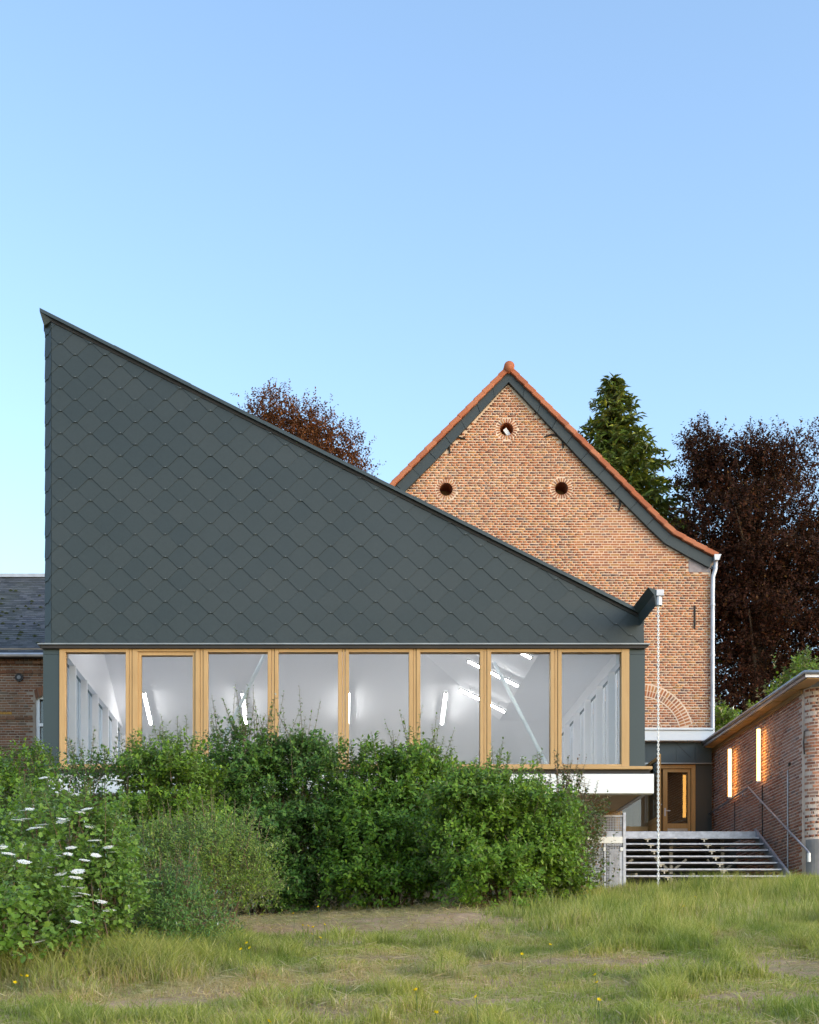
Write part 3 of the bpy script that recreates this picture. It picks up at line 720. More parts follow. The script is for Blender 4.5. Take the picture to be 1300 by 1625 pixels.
# ================================================================ LINK PORCH WITH DOORS
YD = 32.0; dX = lambda px: X(px, YD); dZ = lambda py: Z(py, YD)
porch = empty('entrance_porch', (8, YD, 5.1), 'low dark entrance porch with timber doors under a white gutter', 'porch')
ZL = 3.62 + EYE                                     # landing level
MB().box(5.6, dX(1127.5), YD-0.32, YG-0.02, dZ(1179.5), dZ(1163)).build('gutter', M['white_paint'], porch, bevel=0.01)
MB().box(5.6, dX(1127), YD-0.36, YG-0.02, dZ(1162.8), dZ(1160)).build('gutter_lip', M['white_paint'], porch)
for xa, xb in ((1010, 1040), (1040.3, 1071), (1071.3, 1101), (1101.3, 1127.5)):
    MB().box(dX(xa), dX(xb), YD-0.12, YG-0.05, dZ(1212), dZ(1180)).build('cladding_panel', M['slate_panel'], porch)
MB().prism_y([(dX(1070), dZ(1180.5)), (dX(1071), dZ(1180.5)), (dX(1095), dZ(1204)), (dX(1094), dZ(1204))], YD-0.124, YD-0.1).build('cladding_seam', M['iron'], porch)
MB().box(dX(1010), dX(1128), YD-0.15, YD+0.02, dZ(1213.6), dZ(1212.3)).build('drip_trim', M['ledge'], porch)
MB().box(dX(1103.2), dX(1129), YD-0.06, YD+0.1, ZL-0.02, dZ(1213.8)).build('side_panel', M['porch_panel'], porch)
# door frame
fz = dZ(1214.2)
MB().box(dX(1096.5), dX(1103), YD-0.05, YD+0.1, ZL, fz).build('door_post', M['timber_dark'], porch)
MB().box(dX(1031), dX(1096.3), YD-0.05, YD+0.1, dZ(1220), fz).build('door_head', M['timber_dark'], porch)
MB().box(dX(1026), dX(1031.5), YD-0.05, YD+0.1, ZL, fz).build('door_post', M['timber_dark'], porch)
# closed leaf, swung a touch inward so its glass catches the wall lamps
dr = empty('door', (dX(1096), YD+0.02, ZL)); put(dr, porch)
W_ = dX(1096) - dX(1052.0)
def leaf(parent, hinge, ang, w, zt, low_panel, kick):
    """door leaf built along -x from the hinge, turned about it"""
    ca, sa = math.cos(ang), math.sin(ang)
    def bx(name, u0, u1, v0, v1, z0, z1, m_, par):
        b = MB().box(u0, u1, v0, v1, z0, z1)
        b.v = [(hinge[0]+x*ca-y*sa, hinge[1]+x*sa+y*ca, z) for x, y, z in b.v]; return b.build(name, m_, par)
    bx('stile', -0.07, 0, 0, 0.06, ZL+0.01, zt, M['timber_dark'], parent)
    bx('stile', -w, -w+0.11, 0, 0.06, ZL+0.01, zt, M['timber_dark'], parent)
    bx('top_rail', -w+0.111, -0.071, 0.001, 0.06, zt-0.08, zt-0.001, M['timber_dark'], parent)
    zr = ZL + low_panel
    bx('mid_rail', -w+0.111, -0.071, 0.001, 0.06, zr, zr+0.12, M['timber_dark'], parent)
    bx('lower_panel', -w+0.111, -0.071, 0.012, 0.05, ZL+0.01, zr-0.002, kick, parent)
    bx('pane', -w+0.105, -0.065, 0.025, 0.035, zr+0.115, zt-0.075, M['door_glass'], parent)
    h = bx('handle', -w+0.04, -w+0.17, -0.05, -0.03, ZL+1.02, ZL+1.04, M['zinc'], parent)
    bx('handle_plate', -w+0.03, -w+0.07, -0.012, 0.0, ZL+0.90, ZL+1.10, M['zinc'], parent)
leaf(dr, (dX(1096), YD+0.0), R(2.0), W_, dZ(1220.5), 0.60, M['kick'])
# open leaf standing at a right angle to the wall
dr2 = empty('open_door', (7.84, YD, ZL), 'timber and glass door leaf standing open toward the steps'); put(dr2, porch); del dr2['label']
leaf(dr2, (7.80, YD-0.06), R(90), 1.08, fz+0.01, 0.62, M['timber_dark'])
MB().box(7.74, 7.80, YD-1.20, YD-1.145, ZL, fz+0.05).build('stop_post', M['timber_dark'], porch)
# glazed timber side and red brown panel to the left of the doors, dark hall behind
MB().box(6.9, 7.0, YD-0.4, YD-0.3, ZL, fz).build('side_post', M['timber_dark'], porch)
MB().box(6.30, 6.88, YD-0.10, YD-0.05, ZL, fz).build('brown_panel', M['red_wood'], porch)
MB().box(7.02, 7.70, YD-0.35, YD-0.30, ZL, ZL+0.6).build('low_panel', M['timber_dark'], porch)
MB().box(7.02, 7.70, YD-0.335, YD-0.325, ZL+0.6, fz).build('pane', M['glass'], porch)
MB().box(5.6, 6.28, YD-0.08, YD-0.03, ZL, fz-0.4).build('brown_panel', M['lining'], porch)
MB().box(5.6, dX(1128), YD+1.15, YD+1.2, ZL, fz+0.3).build('hall_wall', M['lining'], porch)
MB().box(5.6, dX(1128), YD+0.11, YD+1.14, ZL-0.05, ZL).build('hall_floor', M['dark_room'], porch)
MB().box(5.6, dX(1128), YD+0.11, YD+1.14, fz+0.02, fz+0.06).build('hall_ceiling', M['dark_room'], porch)

# ================================================================ YARD BUILDING (right)
XA = 9.42; YC = 25.92; RC = 0.26
yard = empty('yard_building', (XA+1, 28.5, 4.2), 'low brick outbuilding with rounded corner and lamp-lit eaves beside the steps', 'outbuilding')
L1 = YD+0.6 - YC; LA = RC*math.pi/2
def ypos(u):
    u = np.asarray(u, float); x = np.full_like(u, XA); y = YC + L1 - u; nx_ = -np.ones_like(u); ny_ = np.zeros_like(u)
    m1 = (u > L1) & (u <= L1+LA); q_ = np.clip((u-L1)/RC, 0, math.pi/2)
    x = np.where(m1, XA+RC-RC*np.cos(q_), x); y = np.where(m1, YC-RC*np.sin(q_), y)
    nx_ = np.where(m1, -np.cos(q_), nx_); ny_ = np.where(m1, -np.sin(q_), ny_)
    m2 = u > L1+LA
    x = np.where(m2, XA+RC+(u-L1-LA), x); y = np.where(m2, YC-RC, y); nx_ = np.where(m2, 0.0, nx_); ny_ = np.where(m2, -1.0, ny_)
    return x, y, nx_, ny_
ZE = 6.20 + EYE; zb = 3.2
us = np.concatenate([[0, L1*0.5, L1], L1+LA*np.linspace(0.125, 1, 8), [L1+LA+4.0]])
px_, py_, pnx, pny = ypos(us)
b = MB(); n = len(us)
v = [(px_[i], py_[i], z) for z in (zb, ZE) for i in range(n)] + [(px_[i]-pnx[i]*0.22, py_[i]-pny[i]*0.22, z) for z in (zb, ZE) for i in range(n)]
f = []
for i in range(n-1):
    f += [(i, i+1, n+i+1, n+i), (2*n+i+1, 2*n+i, 3*n+i, 3*n+i+1), (n+i, n+i+1, 3*n+i+1, 3*n+i), (i+1, i, 2*n+i, 2*n+i+1)]
f += [(0, n, 3*n, 2*n), (n-1, 3*n-1, 4*n-1, 2*n-1)]
b.add(v, f).build('wall', M['mortar_wall'], yard)
a = lay_courses(0.0, L1+LA+1.2, 3.6, ZE-0.02, seed=21)
a = a[(a[:,0] > 0)]
zmid = (a[:,2]+a[:,3])/2
seam = (a[:,0] < L1+0.02) & (a[:,1] > L1-0.03)
a = a[~seam]
plz = Z(1331, 25.6)
a = a[~((a[:,1] > L1+LA*0.25) & (a[:,2] < plz))]
brickwork(yard, a, ypos, M['brick_wall'], lambda q_: np.hypot((q_[:,0]+q_[:,1])/2-(L1-0.4), 0.8*((q_[:,2]+q_[:,3])/2-6.2)), 300, 9)
up = ypos(np.array([L1+LA*0.3])); 
pl = MB(); uu = np.concatenate([L1+LA*np.linspace(0.3, 1, 6), [L1+LA+3]]); qx, qy, qnx, qny = ypos(uu)
for i in range(len(uu)-1):
    A_, B_ = (qx[i]+qnx[i]*0.03, qy[i]+qny[i]*0.03), (qx[i+1]+qnx[i+1]*0.03, qy[i+1]+qny[i+1]*0.03)
    A2, B2 = (qx[i]-qnx[i]*0.1, qy[i]-qny[i]*0.1), (qx[i+1]-qnx[i+1]*0.1, qy[i+1]-qny[i+1]*0.1)
    pl.add([(*A_,3.2),(*B_,3.2),(*B_,plz),(*A_,plz),(*A2,3.2),(*B2,3.2),(*B2,plz),(*A2,plz)], [(0,1,2,3),(3,2,6,7),(0,3,7,4),(1,5,6,2)])
pl.build('plinth', M['concrete'], yard)
# eaves: sloping roof edge, soffit boards, fascia
EX = 9.14; EY0, EY1 = 25.0, 32.35
def rf(x, y): return ZE + 0.10 + 0.35*min(x-EX, (y-EY0)*1.0)
MB().add([(EX,EY0,rf(EX,EY0)), (16,EY0,rf(EX,EY0)), (16,EY0+4,rf(16,EY0+4)), (EX+4,EY0+4,rf(EX+4,EY0+4)), (EX,EY1,rf(EX,EY1+9)), (EX+4,EY1,rf(EX+4,EY1)), (16,EY1,rf(16,EY1))],
         [(0,1,2,3),(0,3,5,4),(3,2,6,5)]).build('roof', M['old_slate'], yard)
MB().box(EX-0.02, EX+0.03, EY0+0.031, EY1, ZE+0.02, ZE+0.13).build('fascia', M['zinc'], yard)
MB().box(EX-0.02, 14, EY0-0.02, EY0+0.03, ZE+0.02, ZE+0.13).build('fascia', M['zinc'], yard)
MB().tube([(EX-0.05, EY1, ZE+0.11), (EX-0.05, EY0-0.06, ZE+0.11), (14, EY0-0.06, ZE+0.11)], 0.036, 10).build('eaves_gutter', M['zinc'], yard, True)
nb = 15; st = (EY1-EY0-0.04)/nb
for k in range(nb):
    y0 = EY0+0.04+k*st; MB().box(EX+0.032, XA+0.05, y0, y0+st-0.022, ZE-0.0+0.012*(k%2), ZE+0.035+0.012*(k%2)).build('soffit_board', M['timber'], yard)
MB().box(XA-0.055, XA-0.006, YC, EY1, ZE-0.085, ZE-0.003).build('wall_plate', M['timber_soffit'], yard)
MB().box(XA+0.3, 14, EY0+0.04, YC-RC+0.05, ZE+0.0, ZE+0.03).build('front_soffit', M['timber'], yard)
MB().tube([(XA-0.02, 25.80, Z(1160,25.8)), (XA-0.035, 25.80, Z(1178,25.8)), (XA-0.02, 25.80, Z(1197,25.8))], 0.016, 6).build('wall_anchor', M['iron'], yard)
MB().tube([(XA-0.02, 26.75, Z(1395,26.75)), (XA-0.02, 26.75, Z(1222,26.75))], 0.017, 6).build('conduit', M['galva'], yard)
MB().tube([(XA-0.016, 28.35, Z(1335,28.35)), (XA-0.016, 28.35, Z(1246,28.35))], 0.012, 6).build('conduit', M['iron'], yard)
MB().tube([(XA-0.016, 30.3, Z(1330,30.3)), (XA-0.016, 30.3, Z(1272,30.3))], 0.010, 6).build('conduit', M['iron'], yard)
MB().box(XA-0.03, XA-0.006, 26.62, 26.70, Z(1216,26.7), Z(1211,26.7)).build('wall_vent', M['iron'], yard)
MB().box(XA-0.02, XA-0.002, YC-0.02, YC+0.012, 3.6, ZE-0.09).build('seam_strip', M['mortar_wall'], yard)
tube_lamp((XA-0.13, 30.3, Z(1267,30.3)), (XA-0.13, 30.3, Z(1187,30.3)), 0.040, 'glowing warm tube lamp upright on the brick wall, the one nearer the doors', M['tube_warm'], 'wall lamps by the steps', (0.12, 0, 0), 'wall_lamp')
tube_lamp((XA-0.13, 28.25, Z(1242,28.25)), (XA-0.13, 28.25, Z(1155,28.25)), 0.040, 'glowing warm tube lamp upright on the brick wall, the higher one nearer the viewer', M['tube_warm'], 'wall lamps by the steps', (0.12, 0, 0), 'wall_lamp')
# handrail
hr = empty('handrail', (9.2, 27, 4.3), 'galvanised steel handrail fixed along the brick wall over the steps', 'handrail')
hx = XA-0.13
MB().tube([(hx, 32.0, Z(1292,32.0)-0.0), (hx, 30.2, Z(1268,30.2)), (hx, 28.95, Z(1249.5,28.95)), (hx, 25.32, Z(1351,25.32)), (hx, 25.26, Z(1354,25.26)), (hx, 25.26, Z(1368,25.26))], 0.022, 10).build('rail', M['galva'], hr, True)
MB().tube([(hx, 25.26, Z(1354,25.26)), (hx, 25.26, Z(1368,25.26))], 0.034, 10).build('rail_end', M['white_paint'], hr)
for y, z in ((31.6, Z(1292,32.0)+0.03), (29.4, Z(1257,29.4)), (28.2, 0), (26.3, 0)):
    if z == 0: z = Z(1351,25.32) + (Z(1249.5,28.95)-Z(1351,25.32))*(y-25.32)/(28.95-25.32)
    MB().tube([(hx, y, z-0.02), (hx+0.02, y, z-0.09), (XA-0.002, y, z-0.10)], 0.010, 6).build('bracket', M['galva'], hr)

# ================================================================ STEEL STEPS
steps = empty('steel_steps', (7.5, 26.8, 4.0), 'open galvanised steel steps leading up to the entrance', 'steps')
D0, G_, RS = 27.9, 0.28, 0.163; SX0, SX1 = 5.78, 9.10
MB().box(SX0, SX1+0.03, D0, D0+0.06, ZL-0.15, ZL-0.004).build('landing_edge', M['galva'], steps, bevel=0.006)
MB().box(SX0, SX1+0.03, D0+0.062, YD+0.1, ZL-0.05, ZL-0.006).build('landing', M['galva'], steps)
for i in range(1, 8):
    y, z = D0 - i*G_, ZL - i*RS
    tr_ = MB().box(SX0, SX1, y, y+0.27, z-0.035, z).build('tread', M['galva'], steps, bevel=0.004)
    for xb in (6.72, 7.93):
        MB().box(xb-0.012, xb+0.012, y+0.03, y+0.06, z-0.10, z-0.036).box(xb-0.07, xb+0.07, y+0.02, y+0.05, z-0.052, z-0.037).build('tread_bracket', M['kick'], tr_)
for x in (6.72, 7.93):
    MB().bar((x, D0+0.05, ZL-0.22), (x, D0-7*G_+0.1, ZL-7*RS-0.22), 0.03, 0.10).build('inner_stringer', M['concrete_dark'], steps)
MB().bar((SX1+0.035, D0+0.15, ZL-0.03), (SX1+0.035, D0-7.2*G_, ZL-7.2*RS-0.06), 0.05, 0.22).build('side_stringer', M['galva'], steps)
for x in (6.35, 7.55, 8.7):
    MB().box(x-0.035, x+0.035, 28.9, 28.97, 3.3, ZL-0.06).build('post', M['kick'], steps)
    for s_ in (-1, 1): MB().bar((x+s_*0.04, 28.93, ZL-0.75), (x+s_*0.34, 28.93, ZL-0.50), 0.05, 0.05, (0,1,0)).build('strut', M['kick'], steps)
    MB().bar((x, 28.95, ZL-0.85), (x+0.02, 27.2, ZL-1.0), 0.05, 0.05).build('strut', M['kick'], steps)
tag(MB().box(5.6, 9.4, 30.2, 30.4, 3.0, ZL-0.08).build('retaining_wall', M['concrete_dark']), 'dark concrete wall in the shade under the landing', 'wall')  # dark wall colour stands in for the shaded void under the landing

# ================================================================ MESH ENCLOSURE
YM = 25.35; mX = lambda px: X(px, YM); mZ = lambda py: Z(py, YM)
cage = empty('mesh_enclosure', (mX(945), YM, 3.8), 'galvanised wire mesh enclosure under the pavilion beside the steps', 'enclosure')
MB().box(mX(988.5), mX(993), YM-0.03, YM+0.05, 3.2, mZ(1290)).build('post', M['galva'], cage)
MB().box(mX(892), mX(988.2), YM-0.025, YM+0.06, mZ(1338.5), mZ(1328)).build('cross_rail', M['white_paint'], cage, bevel=0.004)
MB().box(mX(892), mX(988.2), YM-0.025, YM+0.03, mZ(1296.5), mZ(1294)).build('top_rail', M['galva'], cage)
MB().box(mX(958.8), mX(961), YM-0.02, YM+0.03, 3.2, mZ(1339)).build('panel_post', M['galva'], cage)
MB().box(mX(983), mX(988), YM-0.012, YM+0.012, 3.2, mZ(1346)).build('edge_strip', M['galva'], cage)
for x0, x1 in ((957.5, 960.5), (984, 988)):
    MB().box(mX(x0), mX(x1), YM-0.045, YM-0.026, mZ(1351), mZ(1345)).build('latch', M['white_paint'], cage)
w = MB(); sp_ = 0.0315
x = mX(890)
while x < mX(988): w.box(x-0.0035, x+0.0035, YM-0.004, YM+0.004, 3.3, mZ(1296)); x += sp_
z = 3.4
while z < mZ(1297): w.box(mX(890), mX(988), YM-0.009, YM-0.0045, z-0.0035, z+0.0035); z += sp_
tag(w.build('wire_mesh', M['galva'], cage), kind='stuff')
MB().box(mX(972), mX(986), YM+0.25, YM+0.27, 3.2, mZ(1345)).build('back_sheet', M['galva'], cage)
MB().box(mX(890), mX(957), YM+0.3, YM+0.32, 3.2, mZ(1365)).build('back_sheet', M['galva'], cage)
for k in range(9):
    MB().box(mX(962+k*3), mX(963.6+k*3), YM+0.0, YM+0.03, mZ(1293.8), mZ(1287)).build('slat', M['timber_soffit'], cage)
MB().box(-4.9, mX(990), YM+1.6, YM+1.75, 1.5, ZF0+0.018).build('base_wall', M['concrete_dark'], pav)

# ================================================================ OLD HOUSE (left)
YH = 33.3
hou = empty('old_brick_house', (-9, YH, 4.0), 'old brown brick house with mossy slate roof behind the pavilion', 'house')
HX0, HX1 = -15.0, -6.2; ZHE = Z(1047, YH)
wx0, wx1 = X(56.5, YH), X(56.5, YH)+1.05; wz0, wz1 = Z(1190, YH), Z(1110, YH)
archpts = [(wx1 - (wx1-wx0)*k/8, wz1 + 0.20*math.sin(math.pi*k/8)) for k in range(9)]
tess_wall('wall', [(HX0, 3.0), (HX1, 3.0), (HX1, ZHE+0.3), (HX0, ZHE+0.3)], [[(wx0, wz0), (wx1, wz0)] + archpts], YH, YH+0.35, M['mortar_old'], hou)
hpos = lambda u: (u, np.full_like(u, YH), np.zeros_like(u), -np.ones_like(u))
a = lay_courses(-11.5, HX1, 4.2, ZHE+0.12, seed=31, joint=0.012, bh=0.052)
um = (a[:,0]+a[:,1])/2; zm = (a[:,2]+a[:,3])/2
arz = wz1 + 0.20*np.sin(np.pi*np.clip((um-wx0)/(wx1-wx0), 0, 1)) + 0.24
a = a[~((a[:,1] > wx0-0.02) & (a[:,0] < wx1+0.02) & (a[:,3] > wz0-0.01) & (a[:,2] < arz))]
brickwork(hou, a, hpos, M['brick_old'], lambda q_: np.hypot((q_[:,0]+q_[:,1])/2-X(30, YH), ((q_[:,2]+q_[:,3])/2-Z(1120, YH))), 300, 15)
va = MB()
for k in range(12):
    f0, f1 = k/12+0.006, (k+1)/12-0.006; L_ = lambda f, h: (wx0+(wx1-wx0)*f + (f-0.5)*h*0.4, wz1 + 0.20*math.sin(math.pi*f) + h)
    MB().prism_y([L_(f0,0.01), L_(f1,0.01), L_(f1,0.23), L_(f0,0.23)], YH-0.012, YH+0.05).build('arch_brick', M['brick_old'], hou)
for py, th, pr in ((1067, 0.06, 0.035), (1052, 0.07, 0.06), (1140.5, 0.055, 0.03)):
    for k in range(24):
        xa = -11.5 + k*0.22
        if py == 1140.5 and xa+0.21 > wx0-0.02 and xa < wx1: continue
        MB().box(xa, xa+0.208, YH-pr-random.random()*0.004, YH+0.02, Z(py, YH)-th/2, Z(py, YH)+th/2).build('band_brick', M['brick_old'], hou)
MB().box(X(-3,YH), X(19,YH), YH-0.012, YH-0.0085, Z(1134,YH), Z(1130,YH)).build('lichen_patch', M['lichen'], hou)
wf = MB().box(wx0, wx0+0.09, YH+0.06, YH+0.14, wz0, wz1+0.02).box(wx1-0.09, wx1, YH+0.06, YH+0.14, wz0, wz1+0.02).box(wx0+0.09, wx1-0.09, YH+0.062, YH+0.138, wz0+0.62, wz0+0.70).box(wx0+0.09, wx1-0.09, YH+0.062, YH+0.138, wz0, wz0+0.08)
win = wf.build('window', M['white_paint'], hou)
MB().box(wx0+0.05, wx1-0.05, YH+0.145, YH+0.155, wz0, wz1+0.25).build('pane', M['door_glass'], win)
MB().prism_y([(wx0, wz1+0.02)] + archpts[::-1] + [(wx1, wz1+0.02)], YH+0.07, YH+0.13).build('arch_panel', M['white_paint'], win)
MB().box(wx0+0.02, wx1-0.02, YH+0.20, YH+0.22, wz0, wz1+0.2).build('curtain', M['blind'], win)
MB().box(wx0-0.14, wx1+0.14, YH-0.08, YH+0.1, wz0-0.13, wz0-0.005).build('window_sill', M['stone'], hou)
vt = MB().tube([(X(30.5,YH), YH-0.04, Z(1075.5,YH)), (X(30.5,YH), YH+0.02, Z(1075.5,YH))], 0.105, 16).build('round_vent', M['iron'], hou)
MB().tube([(X(30.5,YH), YH-0.055, Z(1075.5,YH)), (X(30.5,YH), YH-0.041, Z(1075.5,YH))], 0.05, 12).build('vent_hub', M['concrete'], vt)
MB().box(HX0, HX1, YH-0.22, YH+0.02, ZHE+0.02, ZHE+0.06).build('eaves_board', M['iron'], hou)
MB().tube([(HX0, YH-0.25, ZHE+0.06), (HX1, YH-0.25, ZHE+0.06)], 0.055, 8).build('eaves_gutter', M['zinc'], hou)
HR = 3.05
MB().prism_x([(YH-0.2, ZHE+0.04), (YH+HR-0.2, ZHE+HR+0.04), (YH+2*HR, ZHE+0.04)], HX0, HX1).build('roof', M['old_slate'], hou)
MB().box(HX0, HX1, YH+HR-0.32, YH+HR-0.08, ZHE+HR-0.02, ZHE+HR+0.075).build('ridge_cap', M['zinc'], hou)
# slates of the visible slope: overlapping rows
sl = MB(); nrow = 44; rs = HR*math.sqrt(2)/nrow; rng = random.Random(5); k5 = 1/math.sqrt(2)
for r in range(nrow):
    x = -11.2 + (0.11 if r % 2 else 0)
    while x < HX1-0.2:
        d0 = r*rs; d1 = d0 + rs*1.5; l0 = 0.014 + rng.random()*0.005; wdt = 0.215 if False else 0.21
        y0, z0 = YH-0.2 + d0*k5, ZHE+0.04 + d0*k5; y1, z1 = YH-0.2 + d1*k5, ZHE+0.04 + d1*k5
        o0, o1 = l0*k5, 0.004*k5
        sl.add([(x,y0-o0,z0+o0),(x+wdt,y0-o0,z0+o0),(x+wdt,y1-o1,z1+o1),(x,y1-o1,z1+o1),(x,y0,z0),(x+wdt,y0,z0)], [(0,1,2,3),(4,5,1,0)])
        x += 0.2165
tag(sl.build('roof_slates', M['old_slate'], hou), kind='stuff')
ms = MB()
for px, py in ((17.5,938),(25,938.5),(63,946),(4,951),(51,955),(50,959),(41,963),(28,967),(46,967),(65,964.5),(22,971),(4,972),(11,974),(34.5,979),(1,978),(5,990),(37.5,991),(55,990),(62,993),(28,995),(33,1004),(36,1004.5),(31,1008),(55.5,1010),(11.5,1014.5),(28.5,1014.5),(0.5,1005),(60,1021),(2,959)):
    # point of the roof slope seen at that height
    h = ((VY-py)/F*(YH-0.2) + EYE - ZHE - 0.04)/(1-(VY-py)/F); yy = YH-0.2+h; s_ = 0.025+rng.random()*0.028
    xm, zz = X(px, yy), ZHE+0.04+h
    ring = [(xm+s_*math.cos(a_)*1.3*(0.8+0.4*rng.random()), yy-0.02+s_*0.6*math.sin(a_), zz+0.012+s_*0.6*math.sin(a_)) for a_ in [2*math.pi*i/7 for i in range(7)]]
    nq = len(ring); ms.add(ring + [(xm, yy-0.04, zz+0.035)], [(i, (i+1)%nq, nq) for i in range(nq)])
tag(ms.build('moss_clumps', M['moss'], hou), kind='stuff')

# ================================================================ FOLIAGE
def unit(v): return v/np.maximum(np.linalg.norm(v, axis=-1, keepdims=True), 1e-9)
def leaf_mesh(name, pos, d, nrm, L, W, tint=None, lobed=False, fold=0.18, droop=0.0):
    d = unit(d); nrm = unit(nrm - d*np.sum(nrm*d, -1, keepdims=True)); s = np.cross(d, nrm); n = len(pos)
    L = np.broadcast_to(L, n)[:,None]; W = np.broadcast_to(W, n)[:,None]
    if not lobed:
        V = np.stack([pos, pos+d*L*0.45+s*W*0.5+nrm*W*fold, pos+d*L-nrm*L*droop, pos+d*L*0.45-s*W*0.5+nrm*W*fold], 1)
        T = np.array([(0,1,2),(0,2,3)]); k = 4
    else:
        V = np.stack([pos, pos+d*L*0.30+s*W*0.5+nrm*W*fold, pos+d*L*0.52+s*W*0.30, pos+d*L*0.72+s*W*0.42+nrm*W*fold*0.6, pos+d*L*1.0-nrm*L*droop,
                      pos+d*L*0.72-s*W*0.42+nrm*W*fold*0.6, pos+d*L*0.52-s*W*0.30, pos+d*L*0.30-s*W*0.5+nrm*W*fold], 1)
        T = np.array([(0,1,2),(0,2,4),(2,3,4),(0,4,6),(6,4,5),(0,6,7)]); k = 8
    TT = (T[None] + np.arange(n)[:,None,None]*k).reshape(-1, 3)
    at_ = {'tint': np.repeat(tint, k)} if tint is not None else None
    return quick_mesh(name, V.reshape(-1,3), TT, at_)

def twig_leaves(base, direc, length, nl, rng, leafL, up=1.0, spread=0.85, out=None, calm=0.35):
    """leaves set along straight twigs; returns arrays pos,d,nrm,L"""
    n = len(base); t_ = (np.arange(nl)+0.6)/nl
    pos = base[:,None] + direc[:,None]*length[:,None,None]*t_[None,:,None]
    side = unit(np.cross(direc, unit(rng.normal(size=(n,3)))))
    b2 = np.cross(direc, side); ang = (np.arange(nl)*2.4)[None,:,None] + rng.random((n,1,1))*6.3
    lat = side[:,None]*np.cos(ang) + b2[:,None]*np.sin(ang)
    d = direc[:,None]*(0.55) + lat*spread + rng.normal(0, 0.25, (n,nl,3)) + np.array([0,0,-0.15])
    o = direc if out is None else out
    nrm = o[:,None]*0.55 + np.array([0,0,up]) + rng.normal(0, calm, (n,nl,3))
    L = leafL*(0.65 + 0.6*rng.random((n,nl)))*(1.0 - 0.35*t_[None]**3)
    return pos.reshape(-1,3), d.reshape(-1,3), nrm.reshape(-1,3), L.ravel()

def sph(n, rng, zmin=-0.75):
    v = unit(rng.normal(size=(n*4+60,3))); v = v[v[:,2] > zmin][:n]
    return v

def crown_points(lobes, n, rng, zmin, inner=0.3, rough=0.22, nfreq=2.2):
    lb = np.array(lobes); w = (lb[:,3]*lb[:,4]+lb[:,4]*lb[:,5]+lb[:,3]*lb[:,5]); w = w/w.sum()
    k = rng.choice(len(lb), n, p=w); dirs = sph(n, rng, zmin)
    c = lb[k,:3]; r = lb[k,3:6]
    q = c + dirs*r
    nz = fnoise(q[:,0]*nfreq+7+q[:,1]*1.3, q[:,2]*nfreq+q[:,1]*nfreq, 3)-0.5
    rf_ = np.where(rng.random(n) < inner, 0.35+0.45*rng.random(n), 0.86+0.16*rng.random(n))*(1+2*rough*nz)
    p = c + dirs*r*rf_[:,None]
    inside = np.zeros(n, bool)                       # drop points buried in another lobe
    for j in range(len(lb)):
        e = np.linalg.norm((p-lb[j,:3])/lb[j,3:6], axis=1); inside |= (e < 0.72) & (k != j) & (rng.random(n) < 0.8)
    return p[~inside], unit(dirs*r)[~inside]

def foliage(name, parent, lobes, mat_, n_clump, twigs, nl, leafL, aspect=0.6, tw=0.26, seed=1, zmin=-0.75, inner=0.3, sig=0.13, lobed=False,
            shoots=0, shoot_len=0.6, shoot_leaf=None, rough=0.22, tint=None, upd=0.45, floor=True, grow=1.5, gapt=0.46, calm=0.22):
    rng = np.random.default_rng(seed)
    if floor: n_clump = int(n_clump*0.62); twigs = int(round(twigs*1.5)); rough = max(rough, 0.58); leafL *= grow; shoots = int(shoots*1.6)
    p, o = crown_points(lobes, n_clump, rng, zmin, inner, rough)
    fq = 2.3 if floor else 0.9                       # gaps between the leaf clumps
    gap = fnoise(p[:,0]*fq + p[:,1]*fq*0.7 + 31, p[:,2]*fq + 11, 3); kp = (gap > gapt) | (rng.random(len(p)) < 0.25)
    p, o = p[kp], o[kp]
    n = len(p)
    base = np.repeat(p, twigs, 0) + rng.normal(0, sig, (n*twigs,3))*np.array([1.25,1.25,0.6 if floor else 0.5]); oo = np.repeat(o, twigs, 0)
    direc = unit(oo*(0.7 if floor else 1.0) + np.array([0,0,upd if floor else 0.05]) + rng.normal(0, 0.45, base.shape))
    ln = tw*(0.6+0.8*rng.random(len(base)))
    P, D_, N_, L_ = twig_leaves(base - direc*ln[:,None]*0.5, direc, ln, nl, rng, leafL, out=oo, calm=calm)
    st = MB()
    if shoots:
        lb = np.array(lobes); S = sph(shoots*3, rng, 0.25); k = rng.integers(0, len(lb), len(S))
        sp0 = lb[k,:3] + S*lb[k,3:6]*0.95
        top = np.argsort(-(sp0[:,2] + rng.normal(0, 0.25, len(sp0))))[:shoots]
        sp0 = sp0[top]; sdir = unit(S[top]*0.35 + np.array([0,0,1.0]) + rng.normal(0, 0.2, (shoots,3))); sl_ = shoot_len*(0.5+0.8*rng.random(shoots))
        P2, D2, N2, L2 = twig_leaves(sp0, sdir, sl_, 18, rng, (shoot_leaf or leafL*0.7)*(1.25 if floor else 1.0))
        P = np.concatenate([P, P2]); D_ = np.concatenate([D_, D2]); N_ = np.concatenate([N_, N2]); L_ = np.concatenate([L_, L2])
        for b0, d0, l0 in zip(sp0, sdir, sl_): st.tube([b0-d0*0.3, b0+d0*l0*0.95], [0.006, 0.002], 4, False)
    if floor:
        keep = P[:,2] > gz(P[:,0], P[:,1]) + 0.02; P, D_, N_, L_ = P[keep], D_[keep], N_[keep], L_[keep]
    ti = None
    if tint is not None: ti = tint(P, rng)
    me = leaf_mesh(name, P, D_, N_, L_, L_*aspect, ti, lobed)
    o_ = link(name, me, mat_, parent)
    return o_, st, p, o

